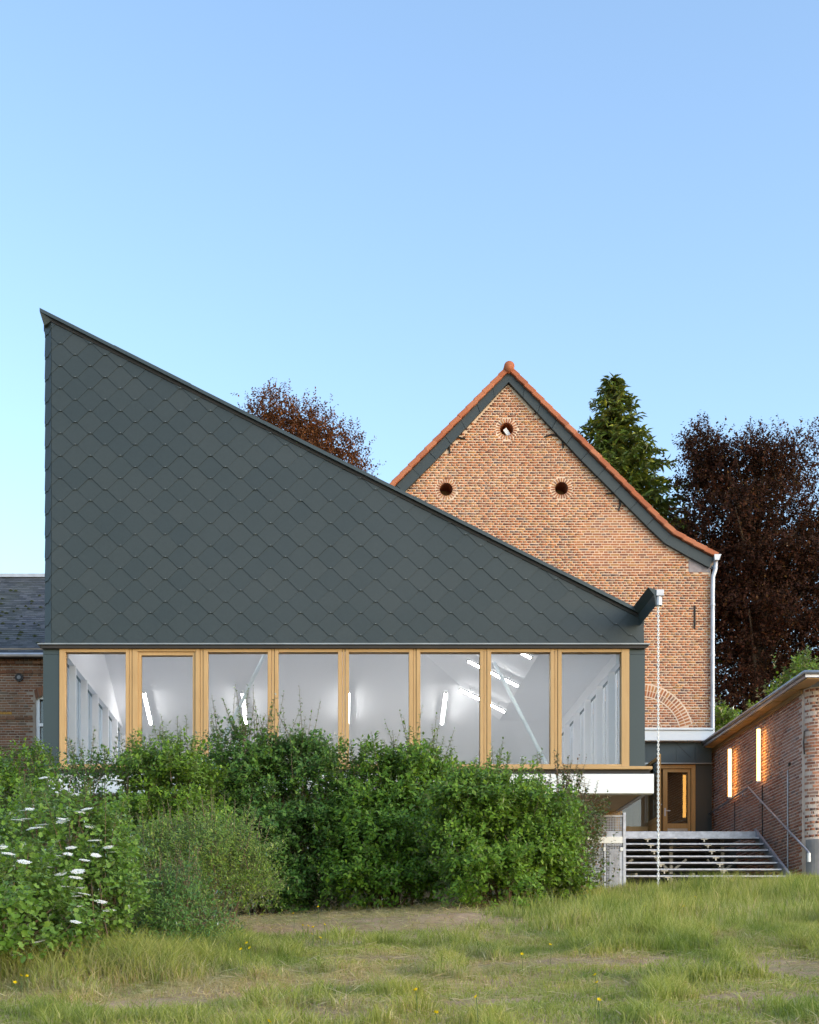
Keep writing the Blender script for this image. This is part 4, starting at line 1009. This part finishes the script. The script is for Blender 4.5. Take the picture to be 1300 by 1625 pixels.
def stems(parent, base, lobes, n, seed, r0=0.02, name='stems', mat_=None, spread=0.25, b=None):
    rng = np.random.default_rng(seed); b = b or MB(); lb = np.array(lobes)
    for k in range(n):
        l = lb[rng.integers(0, len(lb))]; d = sph(1, rng, -0.2)[0]; e = l[:3] + d*l[3:6]*0.75
        x0 = base[0] + (e[0]-base[0])*0.35 + rng.normal(0, spread*0.4); y0 = base[1] + (e[1]-base[1])*0.35 + rng.normal(0, spread*0.4)
        s = np.array([x0, y0, float(gz(x0, y0))-0.05]); mid = s*0.5+e*0.5 + np.array([*(rng.normal(0, 0.12, 2)), 0.15])
        b.tube([s, s*0.45+mid*0.55, mid, e], [r0, r0*0.8, r0*0.6, r0*0.25], 5, False)
    return b.build(name, mat_ or M['twig'], parent)

G1 = m_leaf('bright_shrub_leaf', [(0, (0.113,0.216,0.018)), (0.5, (0.181,0.331,0.029)), (1, (0.278,0.444,0.048))], 0.42)
G2 = m_leaf('deep_shrub_leaf', [(0, (0.056,0.145,0.023)), (0.5, (0.103,0.231,0.036)), (1, (0.192,0.341,0.052))], 0.38)
G3 = m_leaf('mid_shrub_leaf', [(0, (0.092,0.198,0.016)), (0.5, (0.155,0.308,0.025)), (1, (0.281,0.447,0.048))], 0.42)
G4 = m_leaf('olive_shrub_leaf', [(0, (0.119,0.205,0.024)), (0.6, (0.207,0.337,0.051)), (1, (0.373,0.458,0.098))], 0.4)
G5 = m_leaf('viburnum_leaf', [(0, (0.122,0.237,0.026)), (0.5, (0.181,0.332,0.043)), (1, (0.282,0.446,0.085))], 0.45)
G6 = m_leaf('bluish_weed_leaf', [(0, (0.078,0.181,0.040)), (0.6, (0.140,0.278,0.061)), (1, (0.238,0.388,0.084))], 0.4)
G7 = m_leaf('rose_leaf', [(0, (0.070,0.119,0.023)), (0.7, (0.126,0.168,0.039)), (0.85, (0.182,0.084,0.039)), (1, (0.224,0.105,0.046))], 0.4)
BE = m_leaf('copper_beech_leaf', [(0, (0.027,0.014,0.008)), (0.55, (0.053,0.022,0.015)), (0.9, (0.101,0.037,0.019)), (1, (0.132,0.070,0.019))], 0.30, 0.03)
BW = m_leaf('copper_beech_lit_leaf', [(0, (0.081,0.029,0.014)), (0.6, (0.176,0.061,0.022)), (1, (0.275,0.115,0.038))], 0.35, 0.03)  # beech leaf copy with warm sunlight put into its colour
SN = m_leaf('spruce_needles', [(0, (0.072,0.123,0.019)), (0.6, (0.162,0.220,0.024)), (1, (0.306,0.309,0.037))], 0.15, 0.08)

def lobe(px, py, D, rpx, rpy, ry):
    s = D/F; return (X(px, D), D, Z(py, D), rpx*s, ry, rpy*s)

def shrub(name, label, lobes, mat_, n_clump, twigs, nl, leafL, n_stem=14, seed=1, cat='shrub', group=None, **kw):
    lb = np.array(lobes); bx_, by_ = lb[:,0].mean(), lb[:,1].mean()
    e = empty(name, (bx_, by_, float(gz(bx_, by_))), label, cat, group)
    f_, st, p, o = foliage('foliage', e, lobes, mat_, n_clump, twigs, nl, leafL, seed=seed, **kw)
    stems(e, (bx_, by_), lobes, n_stem, seed+50, b=st)
    return e, p, o

# the hedge of shrubs in front of the pavilion
shrub('hedge_maple', 'light green leafy shrub in front of the second window', [lobe(255,1262,19.8,72,80,0.9), lobe(225,1330,19.4,60,80,0.9), lobe(300,1340,19.6,60,90,0.9), lobe(215,1235,19.9,30,40,0.5), lobe(280,1215,19.9,45,35,0.5)], G1, 900, 4, 9, 0.062, 18, 101, shoots=16, shoot_len=0.45, shoot_leaf=0.055, sig=0.10)
shrub('hedge_dogwood', 'tallest dark green shrub, its shoots rising before the third and fourth windows', [lobe(385,1240,21.1,66,72,0.9), lobe(470,1250,21.1,72,70,0.9), lobe(400,1330,20.8,80,100,1.0), lobe(490,1340,20.8,75,100,1.0), lobe(440,1400,20.7,95,60,0.9), lobe(378,1196,21.1,44,36,0.5), lobe(485,1200,21.1,40,34,0.5), lobe(425,1205,21.1,38,30,0.5), lobe(360,1390,20.5,50,60,0.7)], G2, 2000, 4, 9, 0.060, 26, 103, shoots=26, shoot_len=0.7, shoot_leaf=0.052, sig=0.10, rough=0.3)
shrub('hedge_hornbeam', 'mid green shrub with pointed leaves before the fifth and sixth windows', [lobe(590,1275,20.6,70,70,0.9), lobe(650,1265,20.6,62,72,0.9), lobe(580,1350,20.2,70,90,1.0), lobe(655,1360,20.2,60,85,1.0), lobe(665,1222,20.6,42,40,0.5), lobe(565,1250,20.6,38,30,0.5), lobe(620,1400,20.0,85,48,0.8)], G3, 1600, 4, 9, 0.066, 22, 105, shoots=22, shoot_len=0.55, shoot_leaf=0.052, sig=0.10, rough=0.28)
shrub('round_shrub', 'bright green rounded shrub standing in the long grass below the white beam', [lobe(765,1330,18.4,78,92,0.95), lobe(840,1335,18.6,68,80,0.9), lobe(740,1290,18.4,50,58,0.7), lobe(800,1270,18.6,62,40,0.7), lobe(790,1395,18.2,78,52,0.8), lobe(870,1380,18.6,52,55,0.7)], G1, 2000, 4, 9, 0.058, 24, 107, shoots=20, shoot_len=0.45, sig=0.10, rough=0.28)
shrub('wild_rose', 'sparse rose bush with reddish young shoots beside the wire mesh', [lobe(915,1310,19.3,42,52,0.5), lobe(915,1385,19.0,40,50,0.5), lobe(890,1275,19.3,30,26,0.4)], G7, 330, 4, 8, 0.045, 16, 109, shoots=26, shoot_len=0.5, sig=0.12, rough=0.4)
shrub('laurel_hedge', 'clipped leafy hedge at the left edge in front of the old house', [lobe(20,1250,21.0,70,54,0.8), lobe(-40,1250,21.0,60,52,0.8), lobe(30,1310,20.6,70,60,0.8), lobe(60,1222,21.0,24,28,0.4)], G3, 800, 4, 9, 0.056, 12, 111, shoots=14, shoot_len=0.25, sig=0.09)
shrub('thin_elder', 'thin open shrub with twiggy shoots below the first window', [lobe(130,1255,20.2,48,48,0.5), lobe(160,1310,20.0,48,50,0.5), lobe(150,1220,20.3,45,22,0.35)], G2, 300, 3, 8, 0.050, 14, 113, shoots=12, shoot_len=0.45, shoot_leaf=0.05, sig=0.14, rough=0.4)
# nearer planting on the left
VIB = [lobe(75,1345,12.6,80,75,0.65), lobe(150,1345,12.7,52,70,0.55), lobe(120,1420,12.4,85,72,0.65), lobe(30,1400,12.4,60,80,0.6), lobe(165,1420,12.5,40,55,0.45)]
GUE = [lobe(30,1455,11.3,75,70,0.6), lobe(-30,1440,11.3,60,85,0.6), lobe(95,1480,11.3,50,45,0.45), lobe(20,1395,11.5,50,50,0.45)]
vib, vp, vo = shrub('viburnum', 'viburnum shrub covered in flat white flower heads', [lobe(75,1345,12.6,80,75,0.65), lobe(150,1345,12.7,52,70,0.55), lobe(120,1420,12.4,85,72,0.65), lobe(30,1400,12.4,60,80,0.6), lobe(165,1420,12.5,40,55,0.45)], G5, 900, 3, 8, 0.062, 22, 121, lobed=True, aspect=0.85, grow=0.95, calm=0.35, shoots=14, shoot_len=0.3, sig=0.08, rough=0.3)
shrub('guelder_shrub', 'broad-leaved low shrub in the bottom left corner', [lobe(30,1455,11.3,75,70,0.6), lobe(-30,1440,11.3,60,85,0.6), lobe(95,1480,11.3,50,45,0.45), lobe(20,1395,11.5,50,50,0.45)], G5, 620, 3, 8, 0.066, 16, 123, lobed=True, aspect=0.9, grow=1.0, calm=0.35, sig=0.07, rough=0.3, shoots=6, shoot_len=0.2)
shrub('willow_shrub', 'olive green feathery shrub with dry flower stalks', [lobe(350,1365,15.6,70,66,0.7), lobe(290,1375,15.5,62,62,0.6), lobe(395,1385,15.8,36,52,0.5), lobe(335,1420,15.3,70,40,0.6), lobe(240,1370,15.5,42,50,0.5)], G4, 1100, 4, 9, 0.052, 20, 125, aspect=0.32, grow=1.15, shoots=40, shoot_len=0.35, sig=0.08, rough=0.32)
shrub('mugwort_clump', 'bluish green weedy clump standing in the grass at the meadow edge', [lobe(275,1450,13.3,40,50,0.45), lobe(318,1462,13.5,32,38,0.4), lobe(238,1458,13.4,28,34,0.35), lobe(295,1415,13.4,26,34,0.35), lobe(255,1420,13.4,20,28,0.3), lobe(285,1492,13.1,62,22,0.4), lobe(345,1480,13.3,24,26,0.3)], G6, 700, 4, 9, 0.048, 24, 127, aspect=0.36, grow=1.1, shoots=40, shoot_len=0.32, sig=0.09, rough=0.5)
# flat flower heads of the viburnum
fh = MB(); rr = random.Random(9)
for k in range(24):
    a_ = k*2.4; r_ = 0.050*math.sqrt((k+0.5)/24); x, y = r_*math.cos(a_), r_*math.sin(a_); z = 0.012*math.cos(r_*20) + rr.random()*0.004; s = 0.011 if r_ < 0.028 else 0.016
    for j in range(4):
        q0 = a_ + j*math.pi/2; c0, s0 = math.cos(q0), math.sin(q0)
        fh.add([(x,y,z), (x+s*(c0-0.5*s0), y+s*(s0+0.5*c0), z+0.004), (x+s*1.25*c0, y+s*1.25*s0, z+0.002), (x+s*(c0+0.5*s0), y+s*(s0-0.5*c0), z+0.004)], [(0,1,2,3)])
fme = bpy.data.meshes.new('flower_head'); fme.from_pydata(fh.v, [], fh.f); fme.update(); fme.materials.append(M['petal_white'])
fpts = [(48,1286),(38,1288),(100,1305),(128,1291),(142,1314),(50,1317),(58,1316),(125,1290),(138,1286),(28,1304),(40,1302),(68,1311),(100,1302),(150,1336),(92,1360),(108,1357),(113,1347),(134,1367),(172,1346),(152,1359),(178,1354),(75,1378),(97,1389),(120,1395),(124,1385),(102,1409),(126,1411),(122,1424),(133,1421),(160,1433),(125,1441),(173,1447),(13,1357),(38,1370),(2,1347),(61,1497),(26,1518),(120,1263),(85,1243),(108,1233),(186,1240),(70,1236),(120,1465)]
def front(px, py, lobes_):
    best = 13.2
    for cx, cy, cz, rx, ry, rz in lobes_:
        e = ((X(px, cy-ry*0.6)-cx)/rx)**2 + ((Z(py, cy-ry*0.6)-cz)/rz)**2
        if e < 1: best = min(best, cy - ry*math.sqrt(1-e))
    return best
for px, py in fpts:
    D_ = front(px, py, VIB + GUE) - 0.09 - 0.07*rr.random()
    o = link('flower_head', fme, None, vib); s = 0.75+0.4*rr.random()
    o.location = at(px, py, D_); o.scale = (s, s, s); o.rotation_mode = 'ZYX'; o.rotation_euler = (R(rr.uniform(4, 30)), R(rr.uniform(-12, 12)), rr.random()*6)
# bare leaning stalks
sk = MB()
for pts in ([(55,1405),(90,1438),(118,1465)], [(145,1400),(150,1470),(165,1535)], [(158,1395),(163,1450),(172,1490)], [(80,1492),(130,1512),(128,1520)], [(90,1560),(150,1540),(205,1520)]):
    sk.tube([at(x, y, 12.0) for x, y in pts], 0.006, 5, False)
sk.build('bare_stalks', M['twig'], vib)

# trees behind the buildings
def tree(name, label, base, trunk_top, lobes, mat_, n_clump, twigs, nl, leafL, seed, nlimb=18, r0=0.3, **kw):
    e = empty(name, base, label, 'tree'); b = MB(); rng = np.random.default_rng(seed); base = np.array(base)
    top = np.array(trunk_top); b.tube([base-[0,0,0.3], base*0.7+top*0.3+[0.1,0,0], base*0.3+top*0.7, top], [r0, r0*0.75, r0*0.45, r0*0.1], 9, False)
    tr_ = b.build('trunk', M['bark'], e, True); lb = np.array(lobes); b = MB()
    for k in range(nlimb):
        l = lb[k % len(lb)]; tgt = l[:3] + sph(1, rng, -0.3)[0]*l[3:6]*0.85; f = min(0.95, max(0.25, (tgt[2]-base[2])/(top[2]-base[2]) - 0.22))
        s = base*(1-f)+top*f; mid = s*0.5+tgt*0.5+np.array([0,0,0.4]); b.tube([s, mid, tgt], [r0*0.28, r0*0.14, 0.015], 5, False)
    f_, st, p, o = foliage('crown', e, lobes, mat_, n_clump, twigs, nl, leafL, seed=seed, floor=False, **kw)
    b.add(st.v, st.f); b.build('limbs', M['bark'], tr_)
    return e
DT = 47.0
tree('copper_beech_tree', 'large dark copper beech rising behind the outbuilding', (X(1210,DT), DT, 4.4), (X(1200,DT), DT, Z(720,DT)),
     [lobe(1180,745,DT,60,42,2.0), lobe(1245,742,DT,42,42,1.8), lobe(1130,765,DT,34,36,1.4), lobe(1112,715,DT,20,40,0.8), lobe(1150,835,DT,70,52,2.4), lobe(1225,820,DT,70,50,2.4), lobe(1280,850,DT,40,40,1.6), lobe(1130,905,DT,60,50,2.2), lobe(1215,915,DT,85,55,2.8), lobe(1300,920,DT,60,70,2.6),
      lobe(1160,985,DT,75,60,2.8), lobe(1250,1000,DT,90,65,3.0), lobe(1180,1075,DT,80,70,2.8), lobe(1270,1095,DT,90,75,3.0), lobe(1200,1150,DT,110,60,3.0), lobe(1330,1040,DT,60,120,2.6)],
     BE, 6600, 4, 9, 0.13, 201, 40, 0.45, gapt=0.37, tw=0.6, sig=0.26, shoots=45, shoot_len=0.8, shoot_leaf=0.11, rough=0.35, inner=0.35, aspect=0.62)
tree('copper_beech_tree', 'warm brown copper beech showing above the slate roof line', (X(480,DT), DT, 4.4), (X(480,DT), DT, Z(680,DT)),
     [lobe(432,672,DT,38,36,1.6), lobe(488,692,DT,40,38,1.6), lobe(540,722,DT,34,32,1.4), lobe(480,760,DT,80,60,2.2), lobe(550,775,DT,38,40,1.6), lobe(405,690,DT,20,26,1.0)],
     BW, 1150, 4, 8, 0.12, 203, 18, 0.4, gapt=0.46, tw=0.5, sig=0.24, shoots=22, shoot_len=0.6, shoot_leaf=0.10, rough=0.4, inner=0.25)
# spruce: whorls of drooping boughs carrying flat sprays
DS = 51.0; sx, sz0, sz1 = X(973,DS), 4.6, Z(600,DS)
spr = empty('spruce_tree', (sx, DS, sz0), 'tall green spruce tree behind the right slope of the gable', 'tree')
MB().tube([(sx, DS, sz0-0.3), (sx+0.05, DS, (sz0+sz1)/2), (sx, DS, sz1)], [0.32, 0.2, 0.02], 9, False).build('trunk', M['bark'], spr, True)
rng = np.random.default_rng(77); PP, DD, NN, LL = [], [], [], []; bo = MB()
zz = sz1 - 0.15
while zz > sz0 + 3.5:
    h = sz1 - zz; Lb = min(4.2, 0.22 + 0.56*h**0.95); nb_ = int(6 + min(8, h*1.4))
    for k in range(nb_):
        q_ = 2*math.pi*(k+rng.random()*0.8)/nb_; l = Lb*(0.62+0.48*rng.random()); ca, sa = math.cos(q_), math.sin(q_)
        m_ = max(5, int(l/0.14)); t_ = np.linspace(0.08, 1, m_)
        rise = 0.30*t_ - 0.55*t_**2 + 0.22*t_**4
        pts = np.stack([sx + ca*l*t_, DS + sa*l*t_, zz + l*rise*0.75], 1)
        bo.tube([pts[0], pts[m_//2], pts[-1]], [0.03, 0.02, 0.006], 4, False)
        for s_ in (-1, 1, 0):
            for rep in range(2):
                lat = np.array([-sa*s_, ca*s_, 0.0]); sl_ = (0.20 + 0.42*l*0.30*(1-t_)**0.7)
                d = lat*0.9 + np.array([ca, sa, 0])*0.55 + rng.normal(0, 0.25, (m_,3)) + np.array([0,0,-0.20 + (0.3 if s_ == 0 else 0)])
                PP.append(pts + rng.normal(0, 0.05, (m_,3))); DD.append(d); NN.append(np.array([ca*0.3, sa*0.3, 1.0]) + rng.normal(0, 0.35, (m_,3))); LL.append(sl_*(0.7+0.6*rng.random(m_)) + 0.10)
    zz -= 0.34 + 0.03*h
PP, DD, NN, LL = np.concatenate(PP), np.concatenate(DD), np.concatenate(NN), np.concatenate(LL)
link('crown', leaf_mesh('crown', PP, DD, NN, LL, LL*0.34, None, False, 0.1, 0.25), SN, spr)
bo.build('boughs', M['bark'], spr)
shrub('elder_bush', 'fresh green elder leaves showing above the outbuilding eaves', [lobe(1272,1082,38,24,30,0.7), lobe(1248,1112,38,26,22,0.6), lobe(1280,1140,38,34,40,0.8)], G1, 220, 4, 8, 0.10, 8, 131, shoots=10, shoot_len=0.4, sig=0.14, tw=0.35)
shrub('elder_sapling', 'small green sapling between the downpipe and the outbuilding roof', [lobe(1150,1150,36,20,26,0.5), lobe(1165,1175,36,34,30,0.6), lobe(1195,1135,37,12,8,0.3)], G1, 150, 4, 8, 0.09, 6, 133, shoots=6, shoot_len=0.3, sig=0.12, tw=0.3)

# ================================================================ GRASS
GRS = m_leaf('meadow_grass', [(0, (0.24,0.29,0.065)), (0.4, (0.37,0.42,0.10)), (0.75, (0.50,0.52,0.16)), (1, (0.62,0.58,0.28))], 0.5, 0.01,
             dry=[(0, (0.52,0.39,0.24)), (0.5, (0.68,0.54,0.36)), (1, (0.80,0.69,0.50))], patch=True)
rng = np.random.default_rng(40)
def ground_pts(n, y0, y1):
    y = np.sqrt(rng.random(n)*(y1*y1-y0*y0)+y0*y0); lo = (-60-VX)/F*y - 0.6; hi = (1360-VX)/F*y + 0.6
    x = lo + (hi-lo)*rng.random(n); return x, y
def fields(x, y):
    """height, dryness and density of the sward"""
    nz = fnoise(x*0.8+5, y*0.8+2, 3); nz2 = fnoise(x*2.1+40, y*2.1, 3); nz3 = fnoise(x*0.35+9, y*0.5+30, 2)
    tall = sstep(12.2, 14.2, y - 0.9*(nz-0.5)*4)*sstep(1.7, 2.9, x - 0.05*(y-14))
    bank = sstep(15.2, 16.2, y + nz2)*(1-sstep(20.5, 21.5, y))*sstep(-6.5, -5.0, x)*(1-sstep(2.0, 3.2, x+nz2*0.8))
    tuft = sstep(0.58, 0.70, nz2)
    bare = np.zeros_like(x)
    for bx, by, rx, ry in ((2.05,11.4,1.15,0.5), (3.75,10.6,0.95,0.75), (0.3,11.9,0.7,0.35), (1.0,9.1,0.6,0.3), (-1.6,9.6,0.9,0.35), (4.6,12.2,0.8,0.35), (2.9,9.0,0.7,0.3), (0.9,14.2,0.5,0.5)):
        e = np.hypot((x-bx)/(rx*0.85), (y-by)/(ry*0.8)) + 0.9*(nz2-0.5); bare = np.maximum(bare, 1-sstep(0.55, 1.05, e))
    edge = sstep(10.9, 11.9, y+nz2)*(1-sstep(14.3, 15.4, y))*(1-sstep(-1.4, -0.3, x))
    far = 1-0.6*sstep(21.5, 24.5, y)
    h = 0.045 + 0.05*nz + 0.155*tall*far*(0.6+0.8*nz2) + 0.12*tuft*(1-bank)*far + 0.24*edge
    h = h*(1-0.65*bare)
    hay = sstep(9.3, 10.0, y + 1.2*(nz-0.5))*(1-sstep(10.8, 11.8, y + 1.2*(nz-0.5)))*(1-sstep(0.8, 2.4, x))
    dry = 0.26 + 0.60*hay + 0.55*sstep(0.52, 0.66, nz)*(1-tall) + 0.28*sstep(0.5, 0.65, nz3)*(1-edge) + 0.5*bank - 0.30*edge + 0.55*bare - 0.2*tuft
    dens = 1.0 - 0.6*bare - 0.88*bank - 0.55*sstep(0.60, 0.70, nz)*(1-tall)
    under = sstep(22.4, 23.0, y)*(1-sstep(5.0, 6.0, x)); st_ = sstep(25.3, 25.8, y)
    dens = dens*(1-0.9*under)*(1-0.95*st_)
    return np.maximum(h, 0.03), np.clip(dry, 0, 0.95), np.clip(dens, 0.03, 1), tall
def blades(name, n, y0, y1, wmul, hmul=1.0):
    x, y = ground_pts(n, y0, y1); h, dry, dens, tall = fields(x, y); k = rng.random(n) < dens
    x, y, h, dry, tall = x[k], y[k], h[k], dry[k], tall[k]; n = len(x)
    isdry = (rng.random(n) < dry).astype(float); h = h*(0.45+0.85*rng.random(n))*hmul*(1-0.25*isdry)
    z = gz(x, y) - 0.01; a_ = rng.random(n)*2*np.pi; lean = (0.22 + 0.55*rng.random(n))*(1+0.6*isdry*(1-tall))*(1-0.45*tall)
    d = np.stack([np.cos(a_), np.sin(a_), np.zeros(n)], 1); b_ = rng.random(n)*2*np.pi; s = np.stack([np.cos(b_), np.sin(b_), np.zeros(n)], 1)
    w = (0.0024 + 0.0022*rng.random(n))*wmul; p = np.stack([x, y, z], 1); up = np.array([0,0,1.0])
    m1 = p + up*(h*0.55)[:,None] + d*(h*lean*0.28)[:,None]; tp = p + up*(h*(1-0.25*lean))[:,None] + d*(h*lean)[:,None]
    V = np.stack([p - s*w[:,None], p + s*w[:,None], m1 + s*(w*0.8)[:,None], m1 - s*(w*0.8)[:,None], tp], 1)
    T = np.array([(0,1,2),(0,2,3),(3,2,4)]); TT = (T[None] + np.arange(n)[:,None,None]*5).reshape(-1, 3)
    tint_ = np.clip(isdry*(0.7+0.3*rng.random(n)) + (1-isdry)*0.12*rng.random(n), 0, 1)
    return tag(link(name, quick_mesh(name, V.reshape(-1,3), TT, {'tint': np.repeat(tint_, 5)}), GRS), None, None, None, 'stuff')
tag(blades('short_grass', 190000, 6.6, 13.5, 1.05), 'short mown grass in the foreground')
tag(blades('long_grass', 200000, 12.5, 26.3, 1.45), 'long green grass on the slope below the steps')
# straw lying flat, seed stalks standing
n = 60000; x, y = ground_pts(n, 6.8, 21.5); h, dry, dens, tall = fields(x, y); k = rng.random(n) < dry*1.3; x, y = x[k], y[k]; n = len(x)
a_ = rng.random(n)*2*np.pi; d = np.stack([np.cos(a_), np.sin(a_), rng.normal(0.05, 0.18, n)], 1)
p = np.stack([x, y, gz(x, y)+0.015+0.03*rng.random(n)], 1); L_ = 0.06+0.20*rng.random(n)
me = leaf_mesh('cut_straw', p, d, np.tile([0,0,1.0], (n,1))+rng.normal(0,0.3,(n,3)), L_, 0.006+0.005*rng.random(n), np.clip(0.75+0.25*rng.random(n), 0, 1))
tag(link('cut_straw', me, GRS), 'dry cut straw lying over the mown ground', None, None, 'stuff')
# buttercups
pet = MB()
for j in range(5):
    q0 = 2*math.pi*j/5; c0, s0 = math.cos(q0), math.sin(q0); r_ = 0.015
    pet.add([(0,0,0), (r_*(0.6*c0-0.55*s0), r_*(0.6*s0+0.55*c0), 0.008), (r_*1.15*c0, r_*1.15*s0, 0.012), (r_*(0.6*c0+0.55*s0), r_*(0.6*s0-0.55*c0), 0.008)], [(0,1,2,3)])
pme = bpy.data.meshes.new('petals'); pme.from_pydata(pet.v, [], pet.f); pme.update(); pme.materials.append(M['petal_yellow'])
spots = [(24,1560),(43,1550),(33,1549),(392,1497),(397,1505),(383,1507),(495,1483),(480,1469),(489,1470),(497,1472),(515,1468),(508,1489),(466,1450),(505,1440),(660,1572),(756,1583),(426,1622),(692,1608),(945,1548),(948,1560),(950,1588),(828,1515),(873,1500),(1024,1438),(1085,1439),(1103,1424),(320,1433),(86,1441),(168,1495)]
BUTTER = ['yellow buttercup nearest the bottom left corner, lowest of its trio', 'yellow buttercup by the bottom left corner, right one of its trio', 'yellow buttercup by the bottom left corner, middle one of its trio',
 'yellow buttercup right of the bluish weeds, highest of its trio', 'yellow buttercup right of the bluish weeds, rightmost of its trio', 'yellow buttercup right of the bluish weeds, leftmost of its trio',
 'yellow buttercup low on the earth bank, left of its lowest', 'yellow buttercup on the earth bank, leftmost of the cluster', 'yellow buttercup on the earth bank, second from left in the cluster', 'yellow buttercup on the earth bank, third from left in the cluster', 'yellow buttercup on the earth bank, rightmost of the cluster', 'yellow buttercup on the earth bank, lowest of the cluster',
 'yellow buttercup at the foot of the dark tall shrub, left of two', 'yellow buttercup at the foot of the dark tall shrub, right of two', 'yellow buttercup alone in the mown grass at the middle of the foreground', 'yellow buttercup in the foreground grass straight below the round shrub', 'yellow buttercup at the very bottom edge of the meadow', 'yellow buttercup low in the foreground, between the bottom edge and the lone middle one',
 'yellow buttercup right of the foreground, top of a column of three', 'yellow buttercup right of the foreground, middle of a column of three', 'yellow buttercup right of the foreground, lowest of a column of three', 'yellow buttercup at the edge of long grass, below the rose bush on its left', 'yellow buttercup at the edge of long grass, straight below the rose bush',
 'yellow buttercup in long grass below the rain chain', 'yellow buttercup in long grass below the middle of the steps', 'yellow buttercup in long grass nearest the right half of the steps', 'yellow flower among the olive green feathery shrub', 'yellow flower among the viburnum stalks', 'yellow flower in tall grass between viburnum and bluish weeds']
sm = M['stalk'] = m_plain('green_stalk', (0.09,0.14,0.03), 0.7)
for px, py in spots:
    hh = 0.16 + 0.10*rr.random(); D_ = 7.0
    while D_ < 22 and Z(py, D_) > float(gz(X(px, D_), D_)) + hh: D_ += 0.05
    best = D_
    # walk until the flower stands hh above the ground
    ds = np.arange(7.2, 20, 0.03); e_ = np.abs(Z(py, ds) - gz(X(px, ds), ds) - hh); D_ = float(ds[np.argmin(e_)])
    x, y = X(px, D_), D_; z0 = float(gz(x, y)); zt = Z(py, D_)
    e = empty('buttercup', (x, y, z0), BUTTER[spots.index((px, py))], 'flower', 'buttercups in the meadow')
    MB().tube([(x, y, z0-0.01), (x+0.01, y, (z0+zt)/2), (x, y, zt)], 0.0022, 4, False).build('stalk', sm, e)
    o = link('petals', pme, None, e); o.location = (x, y, zt); o.rotation_euler = (R(30+25*rr.random()), 0, rr.random()*6)
